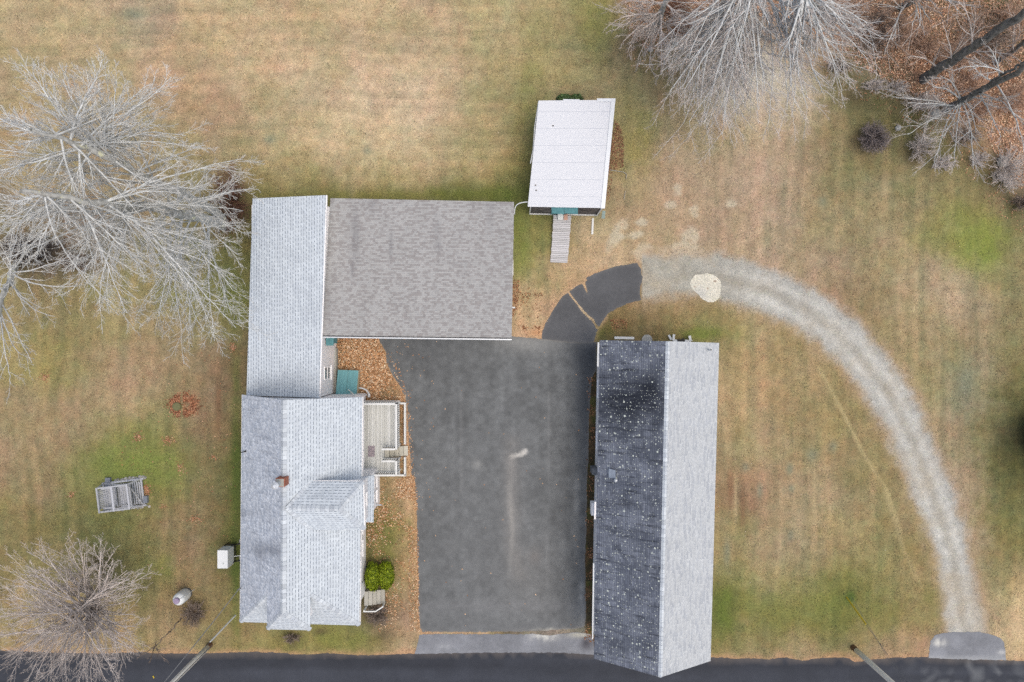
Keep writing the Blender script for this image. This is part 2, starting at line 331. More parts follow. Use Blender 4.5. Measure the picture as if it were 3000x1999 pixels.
GP = """40 40 172 152 112;300 60 178 156 118;390 55 160 145 120;650 60 182 160 120;850 40 182 158 120;1050 60 186 160 126;1250 60 180 160 122;1450 80 170 156 112;1600 60 162 150 100;1720 40 150 145 82;1760 90 138 140 70
60 200 172 154 112;300 220 176 156 116;520 200 184 154 118;700 200 182 158 120;820 150 188 158 126;950 200 182 162 126;1150 200 184 164 128;1350 200 178 160 122;1480 220 166 152 104;1600 180 158 148 96;1700 180 156 148 98;1850 250 158 148 100
60 350 170 150 108;250 350 166 150 110;450 320 172 150 110;560 290 188 148 116;620 330 182 146 112;760 300 178 158 118;900 280 186 164 130;1050 270 192 170 140;1200 280 192 170 142;1300 260 186 166 132;1420 280 162 148 98;1520 320 150 145 88
150 480 160 142 100;350 480 164 142 100;520 430 168 150 104;680 420 166 152 108;820 430 182 164 126;950 400 188 166 132;1100 420 190 170 138;1220 430 188 168 136;1350 440 178 158 118;1450 460 168 148 98;1530 470 158 145 80
620 520 160 146 92;780 500 160 148 92;860 510 158 150 88;1000 500 172 154 110;1150 510 172 152 110;1280 520 172 152 108;1400 540 150 142 82;1500 560 118 128 52;800 565 132 128 64;950 575 130 124 62;1150 580 124 122 58;1350 585 105 115 45;1480 580 92 112 34
1530 640 118 130 52;1540 700 116 132 48;1560 760 134 136 68;1590 690 130 138 62;1530 830 150 138 88;1530 900 176 146 112;1560 960 184 146 112;1640 790 168 148 112;1600 850 178 150 116;1700 780 184 146 112;1560 900 178 148 116
1700 690 165 148 112;1760 620 168 150 112;1820 560 162 146 104;1840 460 152 145 82;1850 380 156 150 88;1870 300 162 152 104;1780 560 160 142 110;1900 520 172 144 106;1960 600 180 148 116;1860 680 180 150 120;1780 720 188 160 132
60 720 130 118 88;200 740 120 108 90;60 900 150 140 88;200 900 152 142 88;330 880 158 146 96;450 880 156 146 92;560 850 140 140 72;640 850 122 130 58;690 900 128 130 68;620 950 138 132 80;500 960 158 142 96;400 980 156 142 96;250 980 150 138 86
60 1050 154 144 80;170 1080 148 144 72;300 1060 160 138 96;420 1050 166 138 104;540 1060 158 134 100;620 1060 148 120 92;690 1060 126 112 74;60 1180 158 138 98;200 1180 160 136 100;330 1160 166 142 108;430 1180 160 140 100;560 1200 150 130 92;620 1180 148 118 92;685 1180 118 112 66
80 1300 160 136 100;200 1300 160 134 100;300 1250 152 138 86;360 1330 132 138 66;420 1300 124 136 58;480 1300 134 138 68;540 1260 140 132 78;610 1300 140 112 84;660 1280 134 116 76;695 1300 86 106 38;695 1400 84 108 34
60 1420 156 132 94;180 1420 150 134 86;260 1420 136 134 72;340 1390 108 130 46;420 1380 122 132 54;500 1400 132 132 66;580 1380 140 126 80;640 1420 132 116 74;60 1540 134 128 70;180 1540 138 132 72;320 1540 132 134 66;450 1520 140 134 72;540 1540 142 124 82;620 1540 146 118 84;690 1520 96 108 42
60 1650 140 130 72;400 1640 136 136 64;480 1640 150 132 88;560 1640 156 124 92;620 1700 142 120 80;695 1640 92 112 36;440 1720 144 136 76;560 1740 146 124 82;640 1760 138 122 74;690 1750 118 118 54;450 1800 156 134 84;560 1850 156 136 88;640 1850 152 132 82;700 1860 146 130 72
60 1800 156 138 88;250 1840 160 140 92;380 1860 162 140 88;150 1890 170 140 98;500 1890 168 138 96;780 1870 142 134 70;900 1880 132 132 62;980 1860 130 136 56;1060 1880 134 132 62;1120 1860 136 122 78;1180 1840 178 146 114;1200 1740 184 148 118;1150 1880 178 148 112;1180 1890 190 150 116
1100 1450 156 130 86;1150 1420 160 132 92;1200 1450 186 150 116;1110 1520 120 120 52;1150 1580 128 124 58;1200 1600 180 142 106;1100 1620 130 118 62;1170 1700 134 128 66;1110 1770 104 88 70;1150 1800 118 100 80;1090 1680 96 110 40;1210 1680 180 140 100
1060 1060 180 132 88;1120 1120 150 116 78;1040 1130 160 118 76;1170 1160 170 126 92;1000 1050 120 112 62
1800 920 146 116 74;1900 920 168 132 96;1980 930 166 134 96;2060 960 150 138 82;2080 980 110 128 44;1850 970 118 112 56;1940 975 130 120 62;1780 960 120 116 56;2120 950 160 142 92;2200 980 160 144 96
2150 1060 168 146 100;2250 1060 158 138 88;2150 1180 174 148 106;2250 1180 166 138 92;2330 1200 158 138 88;2150 1300 160 142 98;2250 1300 164 144 104;2350 1300 158 140 94;2450 1300 154 134 82;2140 1430 158 134 96;2170 1450 140 106 82;2260 1430 162 140 102;2380 1430 164 140 108;2500 1420 154 136 92;2560 1380 148 134 82;2600 1500 152 134 88
2140 1560 148 136 84;2250 1560 158 140 98;2350 1560 162 144 110;2480 1560 156 142 92;2600 1560 150 138 84;2680 1560 146 136 78;2130 1680 144 136 82;2250 1680 160 144 104;2350 1680 154 142 96;2480 1640 152 142 78;2600 1680 148 138 80;2700 1680 148 136 78
2120 1780 96 120 40;2180 1780 122 130 56;2300 1760 130 134 60;2400 1780 122 128 52;2490 1760 104 122 44;2600 1800 134 132 64;2700 1800 140 130 72;2130 1850 128 122 58;2250 1850 130 130 64;2400 1860 128 124 60;2550 1860 136 124 70;2680 1860 160 132 96;2180 1900 168 138 104;2350 1905 176 146 112;2550 1910 172 140 110;2700 1900 184 140 108
2000 480 176 152 128;2060 560 180 150 126;2200 500 178 154 132;2300 480 174 150 124;2100 650 176 150 124;2250 650 172 152 130;2400 480 150 136 98;2480 480 138 130 82;2350 600 166 146 112;2420 620 154 142 98;2560 600 158 146 106;2650 600 150 142 96
2500 280 118 114 62;2460 200 140 124 90;2600 340 122 118 62;2700 380 130 122 82;2450 340 142 134 88;2450 420 132 130 78;2700 540 142 134 84;2850 560 138 134 78;2930 620 136 132 82;2780 640 150 146 82;2850 660 128 142 54;2870 720 124 146 48;2760 680 148 146 80
2500 760 160 140 106;2400 760 168 146 116;2250 760 172 148 124;2100 720 176 152 124;2600 760 160 146 104;2700 800 162 142 112;2800 820 168 150 124;2920 780 148 138 92;2960 700 138 130 86;2980 850 132 132 78
2480 850 156 130 92;2560 880 150 126 86;2650 900 158 142 100;2780 900 164 146 112;2880 920 162 140 112;2960 950 134 132 78;2600 1000 154 136 92;2720 1000 154 142 94;2820 1000 148 134 92;2900 1020 150 132 100;2970 1050 122 122 66
2650 1100 158 138 96;2750 1100 150 138 88;2820 1140 126 138 106;2826 1100 134 142 112;2880 1150 150 134 98;2970 1180 102 106 46;2720 1250 158 136 100;2800 1260 156 138 104;2880 1280 140 130 84;2985 1280 78 84 44;2960 1230 96 102 52;2970 1400 104 112 48;2990 1340 60 66 26
2780 1380 164 142 116;2850 1420 160 138 114;2930 1400 122 124 64;2860 1560 158 138 114;2940 1560 124 126 58;2990 1500 118 122 58;2870 1680 162 138 116;2930 1680 116 124 54;2985 1620 132 124 68;2880 1780 160 138 108;2960 1700 188 160 112;2980 1780 208 178 126;2980 1880 204 172 126;2910 1830 178 152 118;2970 1920 190 160 120
2100 260 180 174 164;2200 220 178 172 162;2180 190 168 160 150;2250 290 174 164 150;2330 260 172 160 148;2140 280 176 168 150;2050 280 160 146 106;2000 240 138 120 80;1980 140 118 104 70;2080 180 130 120 96;2380 300 180 170 156;2300 350 178 158 132;2150 380 174 158 126;2050 400 170 152 112;2250 150 150 134 118;2160 120 120 108 92
1900 60 160 120 96;1830 120 140 122 92;2000 40 158 118 92;1950 150 118 104 62;1880 190 150 138 92;2300 60 158 126 110;2450 60 168 128 110;2400 150 160 128 108;2600 60 138 102 78;2600 160 142 98 74;2750 120 138 98 76;2850 60 130 100 74;2950 80 120 92 68;2680 220 144 100 76;2800 260 142 98 74;2900 300 160 112 82;2950 380 164 118 96;2900 420 166 126 104;2980 480 140 106 90;2950 540 118 104 90;2600 250 120 110 88;2700 320 104 92 72;2560 250 142 138 130
2990 560 124 112 96;1750 1800 130 126 122;1720 1300 84 72 54;1715 1500 78 74 48;1715 1700 90 76 54;2960 20 110 104 78"""
gp = np.array([[float(a) for a in q.split()] for q in GP.replace('\n', ';').split(';') if q.strip()])
ROAD_TOP = [(-1500, 1880), (-300, 1895), (0, 1905), (130, 1911), (270, 1915), (420, 1911), (480, 1915), (560, 1915), (640, 1913), (750, 1910), (830, 1913), (850, 1917), (900, 1918), (960, 1914), (1060, 1920), (1150, 1918),
            (1225, 1914), (1400, 1909), (1560, 1907), (1640, 1908), (1740, 1916), (1900, 1922), (2090, 1926), (2160, 1930), (2200, 1929), (2250, 1932), (2300, 1926), (2350, 1936), (2400, 1928), (2470, 1926),
            (2490, 1931), (2505, 1940), (2560, 1932), (2640, 1926), (2720, 1925), (2850, 1931), (3000, 1937), (3300, 1942), (4500, 1960)]
MAIN = [(1080, 960), (1105, 985), (1118, 1012), (1130, 1030), (1132, 1062), (1150, 1100), (1172, 1132), (1187, 1162), (1192, 1185), (1196, 1260), (1205, 1390), (1216, 1404), (1221, 1500), (1222, 1600), (1226, 1700), (1226, 1780),
        (1231, 1838), (1238, 1851), (1400, 1852), (1560, 1850), (1690, 1842), (1712, 1836), (1717, 1800), (1714, 1640), (1718, 1560), (1720, 1400), (1724, 1330), (1726, 1220), (1733, 1110), (1748, 1080), (1748, 1001), (1700, 1004), (1640, 999), (1588, 993), (1500, 986), (1300, 960)]
CURA = [(1586, 993), (1590, 970), (1596, 953), (1608, 930), (1621, 907), (1640, 879), (1650, 866), (1664, 858), (1671, 868), (1690, 892), (1708, 917), (1722, 930), (1734, 940), (1746, 962), (1751, 966), (1745, 980), (1739, 1004), (1700, 1006), (1640, 1001)]
CURB = [(1668, 854), (1691, 838), (1706, 832), (1712, 845), (1722, 862), (1715, 836), (1714, 826), (1719, 822), (1717, 815), (1730, 808), (1742, 802), (1771, 792), (1795, 783), (1819, 778), (1845, 775), (1867, 770), (1872, 780), (1879, 790), (1877, 800), (1883, 812), (1880, 828), (1876, 840), (1875, 860),
        (1879, 879), (1860, 884), (1844, 888), (1812, 902), (1783, 918), (1765, 942), (1755, 957), (1748, 953), (1739, 936), (1726, 926), (1712, 913), (1694, 889), (1676, 866)]
APRL = [(1228, 1860), (1240, 1858), (1420, 1858), (1560, 1858), (1610, 1862), (1690, 1852), (1728, 1858), (1738, 1880), (1742, 1918), (1640, 1912), (1400, 1912), (1214, 1916), (1222, 1890)]
APRR = [(2726, 1880), (2738, 1862), (2765, 1854), (2800, 1852), (2870, 1852), (2900, 1858), (2930, 1868), (2942, 1882), (2948, 1934), (2850, 1933), (2720, 1928)]
PAD = [(2022, 832), (2026, 818), (2036, 806), (2056, 804), (2072, 801), (2088, 805), (2102, 813), (2112, 826), (2113, 842), (2111, 862), (2106, 876), (2092, 886), (2074, 886), (2056, 876), (2044, 860), (2030, 850)]
GRAV = [(1900, 815, 62), (2000, 805, 62), (2100, 810, 66), (2250, 852, 66), (2400, 930, 66), (2500, 1020, 62), (2590, 1130, 60), (2660, 1260, 60), (2715, 1400, 58), (2760, 1520, 56), (2790, 1620, 52), (2808, 1720, 50), (2820, 1800, 54), (2835, 1858, 62)]

def gauss(X, Y, x, y, sx, sy): return np.exp(-((X-x)/sx)**2-((Y-y)/sy)**2)
def ground_field(X, Y):
    """X, Y in photo-pixel units on the ground plane (0.022 m each); returns albedo"""
    sh = X.shape; X = X.ravel(); Y = Y.ravel(); out = np.zeros((X.size, 3)); W = np.zeros(X.size)
    wx = X+(fnoise(X, Y, 60, 3)-.5)*70; wy = Y+(fnoise(X, Y, 60, 9)-.5)*70
    wx = wx+(fnoise(X, Y, 20, 4, 3)-.5)*40; wy = wy+(fnoise(X, Y, 20, 8, 3)-.5)*40
    for g in gp:
        d2 = (wx-g[0])**2+(wy-g[1])**2
        w = np.exp(-d2/(2*48.**2))+1e3/(d2+2e3)**2
        out += w[:, None]*g[2:]; W += w
    out /= W[:, None]
    l_ = out.mean(1, keepdims=True); dr_ = l_*np.array([1.15, 1.0, .80]); out = out*.60+dr_*.40; out = l_+(out-l_)*.98
    # woods floor: leaf litter beyond the lawn edge
    edge = [(1700, -200), (1790, 30), (1850, 120), (1960, 110), (2120, 60), (2300, 90), (2440, 160), (2560, 210), (2700, 290), (2840, 330), (2910, 420), (2990, 560), (3300, 700)]
    # patches of green and of dead grass
    a = fnoise(X, Y, 110, 21); b = fnoise(X, Y, 38, 22, 3); c = fnoise(X, Y, 16, 23, 3)
    out *= (1+.10*(a-.5)+.10*(b-.5)+.20*(c-.5))[:, None]*(1.02-.05*gauss(X, Y, 2200, 640, 420, 260))[:, None]
    g_ = np.clip((fnoise(X, Y, 70, 31)-.5)*2.2, -1, 1)
    out += g_[:, None]*np.array([-6, 0, -7])
    r_ = np.clip((fnoise(X, Y, 45, 33)-.5)*3, -1, 1)+np.clip((fnoise(X, Y, 15, 34, 3)-.5)*2.4, -1, 1)
    out += r_[:, None]*np.array([3, -2, -2])
    # mower stripes
    wob = (fnoise(X, Y, 300, 45, 2)-.5)*40
    hz = (vnoise(X/16, Y+wob, 9, 41)*.45+vnoise(X/24, Y+wob, 20, 42)*.35+.20*(.5+.5*np.sin((Y+wob)/7.5))*fnoise(X/3, Y, 60, 46)*2-.5)
    vt = (vnoise(X+wob, Y/16, 9, 43)*.45+vnoise(X+wob, Y/24, 20, 44)*.35+.20*(.5+.5*np.sin((X+wob)/7.5))*fnoise(X, Y/3, 60, 47)*2-.5)
    mh = np.clip((560-Y)/120, 0, 1)*np.clip((1850-X)/200, 0, 1); mv = 1-mh
    out *= (1+.16*hz*mh+.17*vt*mv)[:, None]
    out += ((hz*mh+vt*mv)*9)[:, None]*np.array([1.0, -.15, .1])
    # red worn streaks and tyre tracks on the right lawn
    def paint(m, col, k=1.0): 
        nonlocal out
        m = np.clip(m, 0, 1)[:, None]*k; out = out*(1-m)+np.array(col, float)*m
    for (x, y, sy) in ((2140, 1430, 50), (2176, 1480, 60), (2155, 1000, 0), (640, 1180, 90)):
        if sy: paint(gauss(X, Y, x, y, 9, sy)*(.6+c), (134, 98, 74), .7)
    d, _ = seg_d(X, Y, [(2400, 1080), (2470, 1210), (2530, 1330), (2600, 1440), (2640, 1560)]); paint(np.exp(-(d/5)**2)*(.5+b), (186, 168, 122), .75)
    d, _ = seg_d(X, Y, [(2590, 1440), (2650, 1620), (2700, 1720)]); paint(np.exp(-(d/5)**2)*(.4+b), (182, 166, 124), .5)
    for x in (2155, 2385): paint(np.exp(-((X-x)/5)**2)*gauss(X, Y, x, 1470, 40, 90), (190, 168, 128), .6)
    for (x, y, sx, sy) in ((2185, 1368, 11, 14), (2380, 1334, 16, 19), (2227, 1440, 9, 24), (2314, 1374, 10, 16), (2318, 1430, 8, 11), (2439, 1308, 12, 14), (2830, 1130, 24, 60), (2316, 1570, 8, 16), (2130, 1620, 10, 40), (390, 42, 30, 18), (2410, 592, 13, 15), (790, 410, 16, 14), (1075, 440, 14, 12)):
        paint(gauss(X, Y, x, y, sx, sy)*(.7+.8*c), (126, 134, 116), .6)
    # bare sandy scrapes north-east of the house
    for (x, y, sx, sy, th) in ((1805, 690, 16, 42, .55), (1850, 690, 30, 10, -.2), (1880, 650, 16, 10, 0), (2035, 620, 16, 14, .3), (2020, 690, 22, 20, 0), (1985, 560, 14, 16, 0), (1965, 600, 14, 10, 0), (1885, 740, 30, 22, 0), (1990, 740, 60, 26, 0), (2140, 590, 16, 18, 0)):
        dx, dy = X-x, Y-y; u = dx*math.cos(th)+dy*math.sin(th); v = -dx*math.sin(th)+dy*math.cos(th)
        m = np.exp(-(u/sx/1.5)**2-(v/sy/1.5)**2)*(.2+1.3*fnoise(X, Y, 20, 51, 5)); paint(np.clip(m*3.2-1.1, 0, 1), (196, 188, 168), .8)
    paint(gauss(X, Y, 2210, 215, 130, 85)*(.5+.9*b), (206, 200, 188), .85)
    paint(gauss(X, Y, 2040, 560, 240, 170)*(.4+.7*b), (196, 168, 144), .4); paint(gauss(X, Y, 1850, 760, 160, 50)*(.4+.7*b), (194, 160, 128), .5)
    for (x, y, sx, sy, col, k) in ((400, 1375, 110, 56, (122, 148, 58), .8), (330, 1340, 60, 40, (118, 138, 54), .4), (2860, 690, 90, 70, (132, 152, 54), .55), (2890, 730, 30, 40, (116, 150, 40), .5), (1400, 566, 130, 20, (96, 116, 42), .75), (1100, 574, 300, 13, (124, 124, 56), .6),
            (1484, 600, 26, 34, (86, 116, 34), .6), (1522, 700, 24, 90, (114, 136, 54), .6), (692, 1480, 13, 340, (84, 112, 38), .75), (2122, 1780, 24, 60, (92, 122, 38), .7), (2400, 1790, 240, 70, (124, 134, 54), .35), (2490, 1750, 12, 14, (74, 112, 38), .8), (2060, 978, 60, 14, (106, 130, 44), .7),
            (1760, 970, 30, 16, (112, 116, 50), .6), (680, 880, 44, 60, (118, 134, 56), .55), (560, 850, 80, 30, (136, 142, 66), .4), (1560, 400, 40, 240, (128, 136, 66), .4), (1870, 400, 40, 90, (158, 154, 78), .5), (1000, 1870, 110, 24, (128, 136, 56), .55), (480, 1660, 30, 40, (134, 142, 60), .5), (1755, 60, 40, 60, (126, 134, 62), .5), (1130, 1590, 30, 90, (104, 120, 48), .45), (2610, 600, 6, 6, (100, 110, 60), 0)):
        paint(np.clip(gauss(X, Y, x, y, sx*1.15, sy*1.15)*(.1+2.2*fnoise(X, Y, 24, 57, 4)**1.3), 0, 1), col, k*.85)
    for (x, y, sx, sy) in ((2450, 230, 60, 40), (2560, 300, 80, 30), (2680, 350, 70, 30), (2800, 440, 60, 50), (2890, 520, 50, 60), (2970, 620, 30, 60), (2010, 165, 60, 20), (2100, 150, 30, 20)):
        paint(gauss(X, Y, x, y, sx, sy)*(.2+1.5*fnoise(X, Y, 26, 58)), (88, 86, 50), .6)
    # darker brown ground under the bare bushes
    for (x, y, sx, sy) in ((120, 735, 120, 38), (200, 760, 60, 30), (700, 600, 40, 70), (850, 1865, 30, 22), (860, 1890, 12, 14), (940, 1850, 20, 10), (1110, 1790, 40, 34), (1120, 1860, 30, 30), (570, 1790, 34, 34), (2540, 415, 46, 46), (2690, 450, 50, 40), (300, 1690, 30, 60), (290, 1650, 40, 26), (2500, 290, 40, 36)):
        paint(gauss(X, Y, x, y, sx, sy)*(.25+1.1*b), (86, 72, 56), .62)
    # orange sandy verge along road and drive
    yt = np.interp(X, [p[0] for p in ROAD_TOP], [p[1] for p in ROAD_TOP])
    paint(np.clip((Y-yt+16+30*(b-.5))/16, 0, 1), (192, 146, 112), .7)
    d = sd_poly(X, Y, CURA+CURB[::1]) if False else np.minimum(sd_poly(X, Y, CURA), sd_poly(X, Y, CURB))
    paint(np.clip(1-(d-2)/12, 0, 1)*(X < 1780)*(.4+b), (190, 150, 116), .7)
    paint(np.clip(1-(sd_poly(X, Y, MAIN)-1)/(12+14*b), 0, 1)*(X < 1260), (190, 146, 108), .8)
    paint(gauss(X, Y, 1710, 908, 60, 60)*np.clip(1-(d-2)/6, 0, 1), (200, 180, 152), .8)
    paint(gauss(X, Y, 1570, 975, 26, 12), (206, 148, 106), .8)
    # gravel drive
    cx = [g[:2] for g in GRAV]; d, t = seg_d(X, Y, cx); w = np.interp(t, range(len(GRAV)), [g[2] for g in GRAV])
    e = d-w-6+(fnoise(X, Y, 50, 61)-.5)*30+(fnoise(X, Y, 16, 64, 4)-.5)*22
    halo = np.clip(1-(e+8)/34, 0, 1); paint(halo*(X > 1880), (182, 152, 128), .55)
    core = np.clip(-e/30+.25, 0, 1)**1.2
    L = 178+26*fnoise(X, Y, 30, 62)+10*(c-.5)
    br = np.clip((X-2000)/260, 0, 1)
    L = L+9*np.exp(-((d-w*.40)/11)**2)*br-5*np.exp(-(d/12)**2)+26*(fnoise(X, Y, 16, 65, 3)-.5)-5
    rut = np.exp(-((np.abs(d-w*.42))/9)**2)*br; mid_ = np.exp(-(d/13)**2)*br; L = L-14+6*rut*(.4+fnoise(X, Y, 60, 66)); L = L-3*mid_
    gr = np.stack([L-6+8*br+3*mid_, L-8+9*br, L-14+14*br-5*mid_], -1)
    m = np.clip(core*(.74+.45*b), 0, 1)[:, None]*(X > 1878)[:, None]; out = out*(1-m)+gr*m
    st = fnoise(X*1.0, Y, 90, 63)
    paint(core*np.clip((st-.5)*4, 0, 1)*(X > 1878), (180, 164, 144), .5)
    # moss, mud and leaves by the barn, its soft shadow painted into the base tone
    paint(inside(X, Y, [(1724, 1090), (1800, 1070), (1800, 1900), (1714, 1900), (1714, 1500)]).astype(float), (74, 64, 46), .85)
    paint(inside(X, Y, [(1724, 1090), (1800, 1070), (1800, 1900), (1714, 1900), (1714, 1500)])*np.clip((fnoise(X, Y, 30, 71)-.5)*5, 0, 1), (94, 96, 46), .7)
    paint(inside(X, Y, [(1724, 1090), (1800, 1070), (1800, 1900), (1714, 1900), (1714, 1500)])*np.clip((fnoise(X, Y, 22, 72)-.55)*5, 0, 1), (134, 96, 66), .7)
    # far beyond the picture: dull meadow
    lum = out.mean(1, keepdims=True); dry = np.array([1.14, .995, .80])*lum      # pull saturated greens back towards straw
    gness = np.clip((out[:, 1:2]-out[:, 0:1]+6)/30, 0, 1)*.5
    out = out*(1-.42*gness)+dry*.42*gness; lum = out.mean(1, keepdims=True); out = (lum+(out-lum)*.86)*np.array([1.055, 1.055, 1.03])
    return Cn(out).reshape(*sh, 3)

def ground_mat():
    n = NT('lawn_and_soil', .95, .15); p = n.obj(); c = n.attr()
    f1 = n.noise(p, 9, 3, .65); f2 = n.noise(p, 28, 3, .7); f3 = n.noise(p, 2.2, 4, .65); f4 = n.noise(p, 90, 2, .7)
    k = n.math('ADD', n.math('MULTIPLY', n.math('SUBTRACT', f1, .5), 1.15), n.math('MULTIPLY', n.math('SUBTRACT', f2, .5), 1.3))
    k = n.math('ADD', k, n.math('MULTIPLY', n.math('SUBTRACT', f4, .5), .35))
    k = n.math('ADD', n.math('ADD', k, n.math('MULTIPLY', n.math('SUBTRACT', f3, .5), .35)), 1.0)
    col = n.scale(c, n.math('MAXIMUM', k, .25))
    g = n.noise(p, 3.1, 5, .7); gm = n.math('MULTIPLY', n.ramp(g, .52, .68), .16)
    col = n.mix(gm, col, n.mix(1.0, col, (.80, 1.0, .60), 'MULTIPLY'))
    g4 = n.noise(p, 5.5, 4, .75); col = n.mix(n.math('MULTIPLY', n.ramp(g4, .5, .66), .30), col, n.mix(1.0, col, (1.12, 1.02, .92), 'MULTIPLY'))
    g5 = n.noise(p, 13, 3, .8); col = n.mix(n.math('MULTIPLY', n.ramp(g5, .60, .74), .45), col, n.mix(1.0, col, (.66, .68, .58), 'MULTIPLY'))
    g6 = n.noise(n.vscale(p, (1, 1, 3)), 17, 2, .7); col = n.mix(n.math('MULTIPLY', n.ramp(g6, .60, .76), .40), col, n.mix(1.0, col, (1.35, 1.3, 1.25), 'MULTIPLY'))
    g2 = n.noise(n.vscale(p, (1, 1, 7)), 6, 3, .7); col = n.mix(n.math('MULTIPLY', n.ramp(g2, .60, .74), .30), col, n.mix(1.0, col, (.62, .60, .56), 'MULTIPLY'))
    return n.done(col, f2, .03, .6)
M['ground'] = ground_mat()
def tarmac(name, k=.35, rough=.9):
    n = NT(name, rough, .25); p = n.obj(); c = n.attr()
    f1 = n.noise(p, 30, 3, .75); f2 = n.noise(p, 4, 4, .65); f3 = n.noise(p, 80, 2, .6)
    s = n.math('ADD', n.math('MULTIPLY', n.math('SUBTRACT', f1, .5), k*2.3), n.math('MULTIPLY', n.math('SUBTRACT', f2, .5), k*1.15))
    s = n.math('ADD', n.math('ADD', s, n.math('MULTIPLY', n.math('SUBTRACT', f3, .5), k*1.5)), 1)
    return n.done(n.scale(c, n.math('MAXIMUM', s, .3)), f1, .01, .5)
M['tarmac'] = tarmac('old_asphalt', .42); M['road'] = tarmac('new_asphalt', .30)

# ground sheet: dense in view, coarse out to the horizon
gx = np.concatenate([[-1500, -900, -500, -250, -120, -70], np.arange(-42, 42.01, .13), [70, 120, 250, 500, 900, 1500]])
gy = np.concatenate([[-1500, -900, -500, -250, -120, -60], np.arange(-29, 30.01, .13), [60, 120, 250, 500, 900, 1500]])
GX, GY = np.meshgrid(gx, gy); PXg = GX/.022+1500; PYg = 999.5-GY/.022
gc = ground_field(np.clip(PXg, -700, 3700), np.clip(PYg, -500, 2600))
o = grid_obj('ground', GX, GY, np.zeros_like(GX), gc, M['ground']); o['kind'] = 'structure'

def sheet(name, poly, z, colf, mat, step=7, rag=2.5, seed=1):
    """flat polygon sheet in ground pixels, ragged edge, fine grid colours; built from triangulated outline + interior points"""
    pts = []
    n = len(poly)
    for i in range(n):
        a, b = poly[i], poly[(i+1) % n]; L = math.hypot(b[0]-a[0], b[1]-a[1]); k = max(1, int(L/6))
        for j in range(k):
            t = j/k; x, y = a[0]+(b[0]-a[0])*t, a[1]+(b[1]-a[1])*t
            w = (float(fnoise(np.array([x*3.1]), np.array([y*2.7]), 20, seed, 3)[0])-.5)*2*rag
            nx, ny = (b[1]-a[1])/L, -(b[0]-a[0])/L
            pts.append((x+nx*w, y+ny*w))
    from mathutils.geometry import delaunay_2d_cdt
    xs = [p[0] for p in pts]; ys = [p[1] for p in pts]
    X, Y = np.meshgrid(np.arange(min(xs), max(xs), step), np.arange(min(ys), max(ys), step))
    X = X+rng.uniform(-.2, .2, X.shape)*step; Y = Y+rng.uniform(-.2, .2, Y.shape)*step
    k = sd_poly(X, Y, pts) < -step*.5
    allp = [Vector(p) for p in pts]+[Vector((float(x), float(y))) for x, y in zip(X[k], Y[k])]
    v, e, f, *_ = delaunay_2d_cdt(allp, [], [list(range(len(pts)))], 1, 1e-4)
    v = np.array([tuple(p) for p in v]); f = np.array([t for t in f if len(t) == 3])
    c = v[f].mean(1); f = f[inside(c[:, 0], c[:, 1], pts)]
    w = np.stack([(v[:, 0]-1500)*.022, (999.5-v[:, 1])*.022, np.full(len(v), z)], -1)
    p0, p1, p2 = w[f[:, 0]], w[f[:, 1]], w[f[:, 2]]
    flip = ((p1-p0)[:, 0]*(p2-p0)[:, 1]-(p1-p0)[:, 1]*(p2-p0)[:, 0]) < 0
    f[flip] = f[flip][:, ::-1]
    cols = Cn(colf(v[:, 0], v[:, 1]))
    o = arr_obj(name, w, f, mat, vcol=cols); o['kind'] = 'structure'
    return o
def lerpc(o, m, c): m = np.clip(m, 0, 1)[:, None]; return o*(1-m)+np.array(c, float)*m
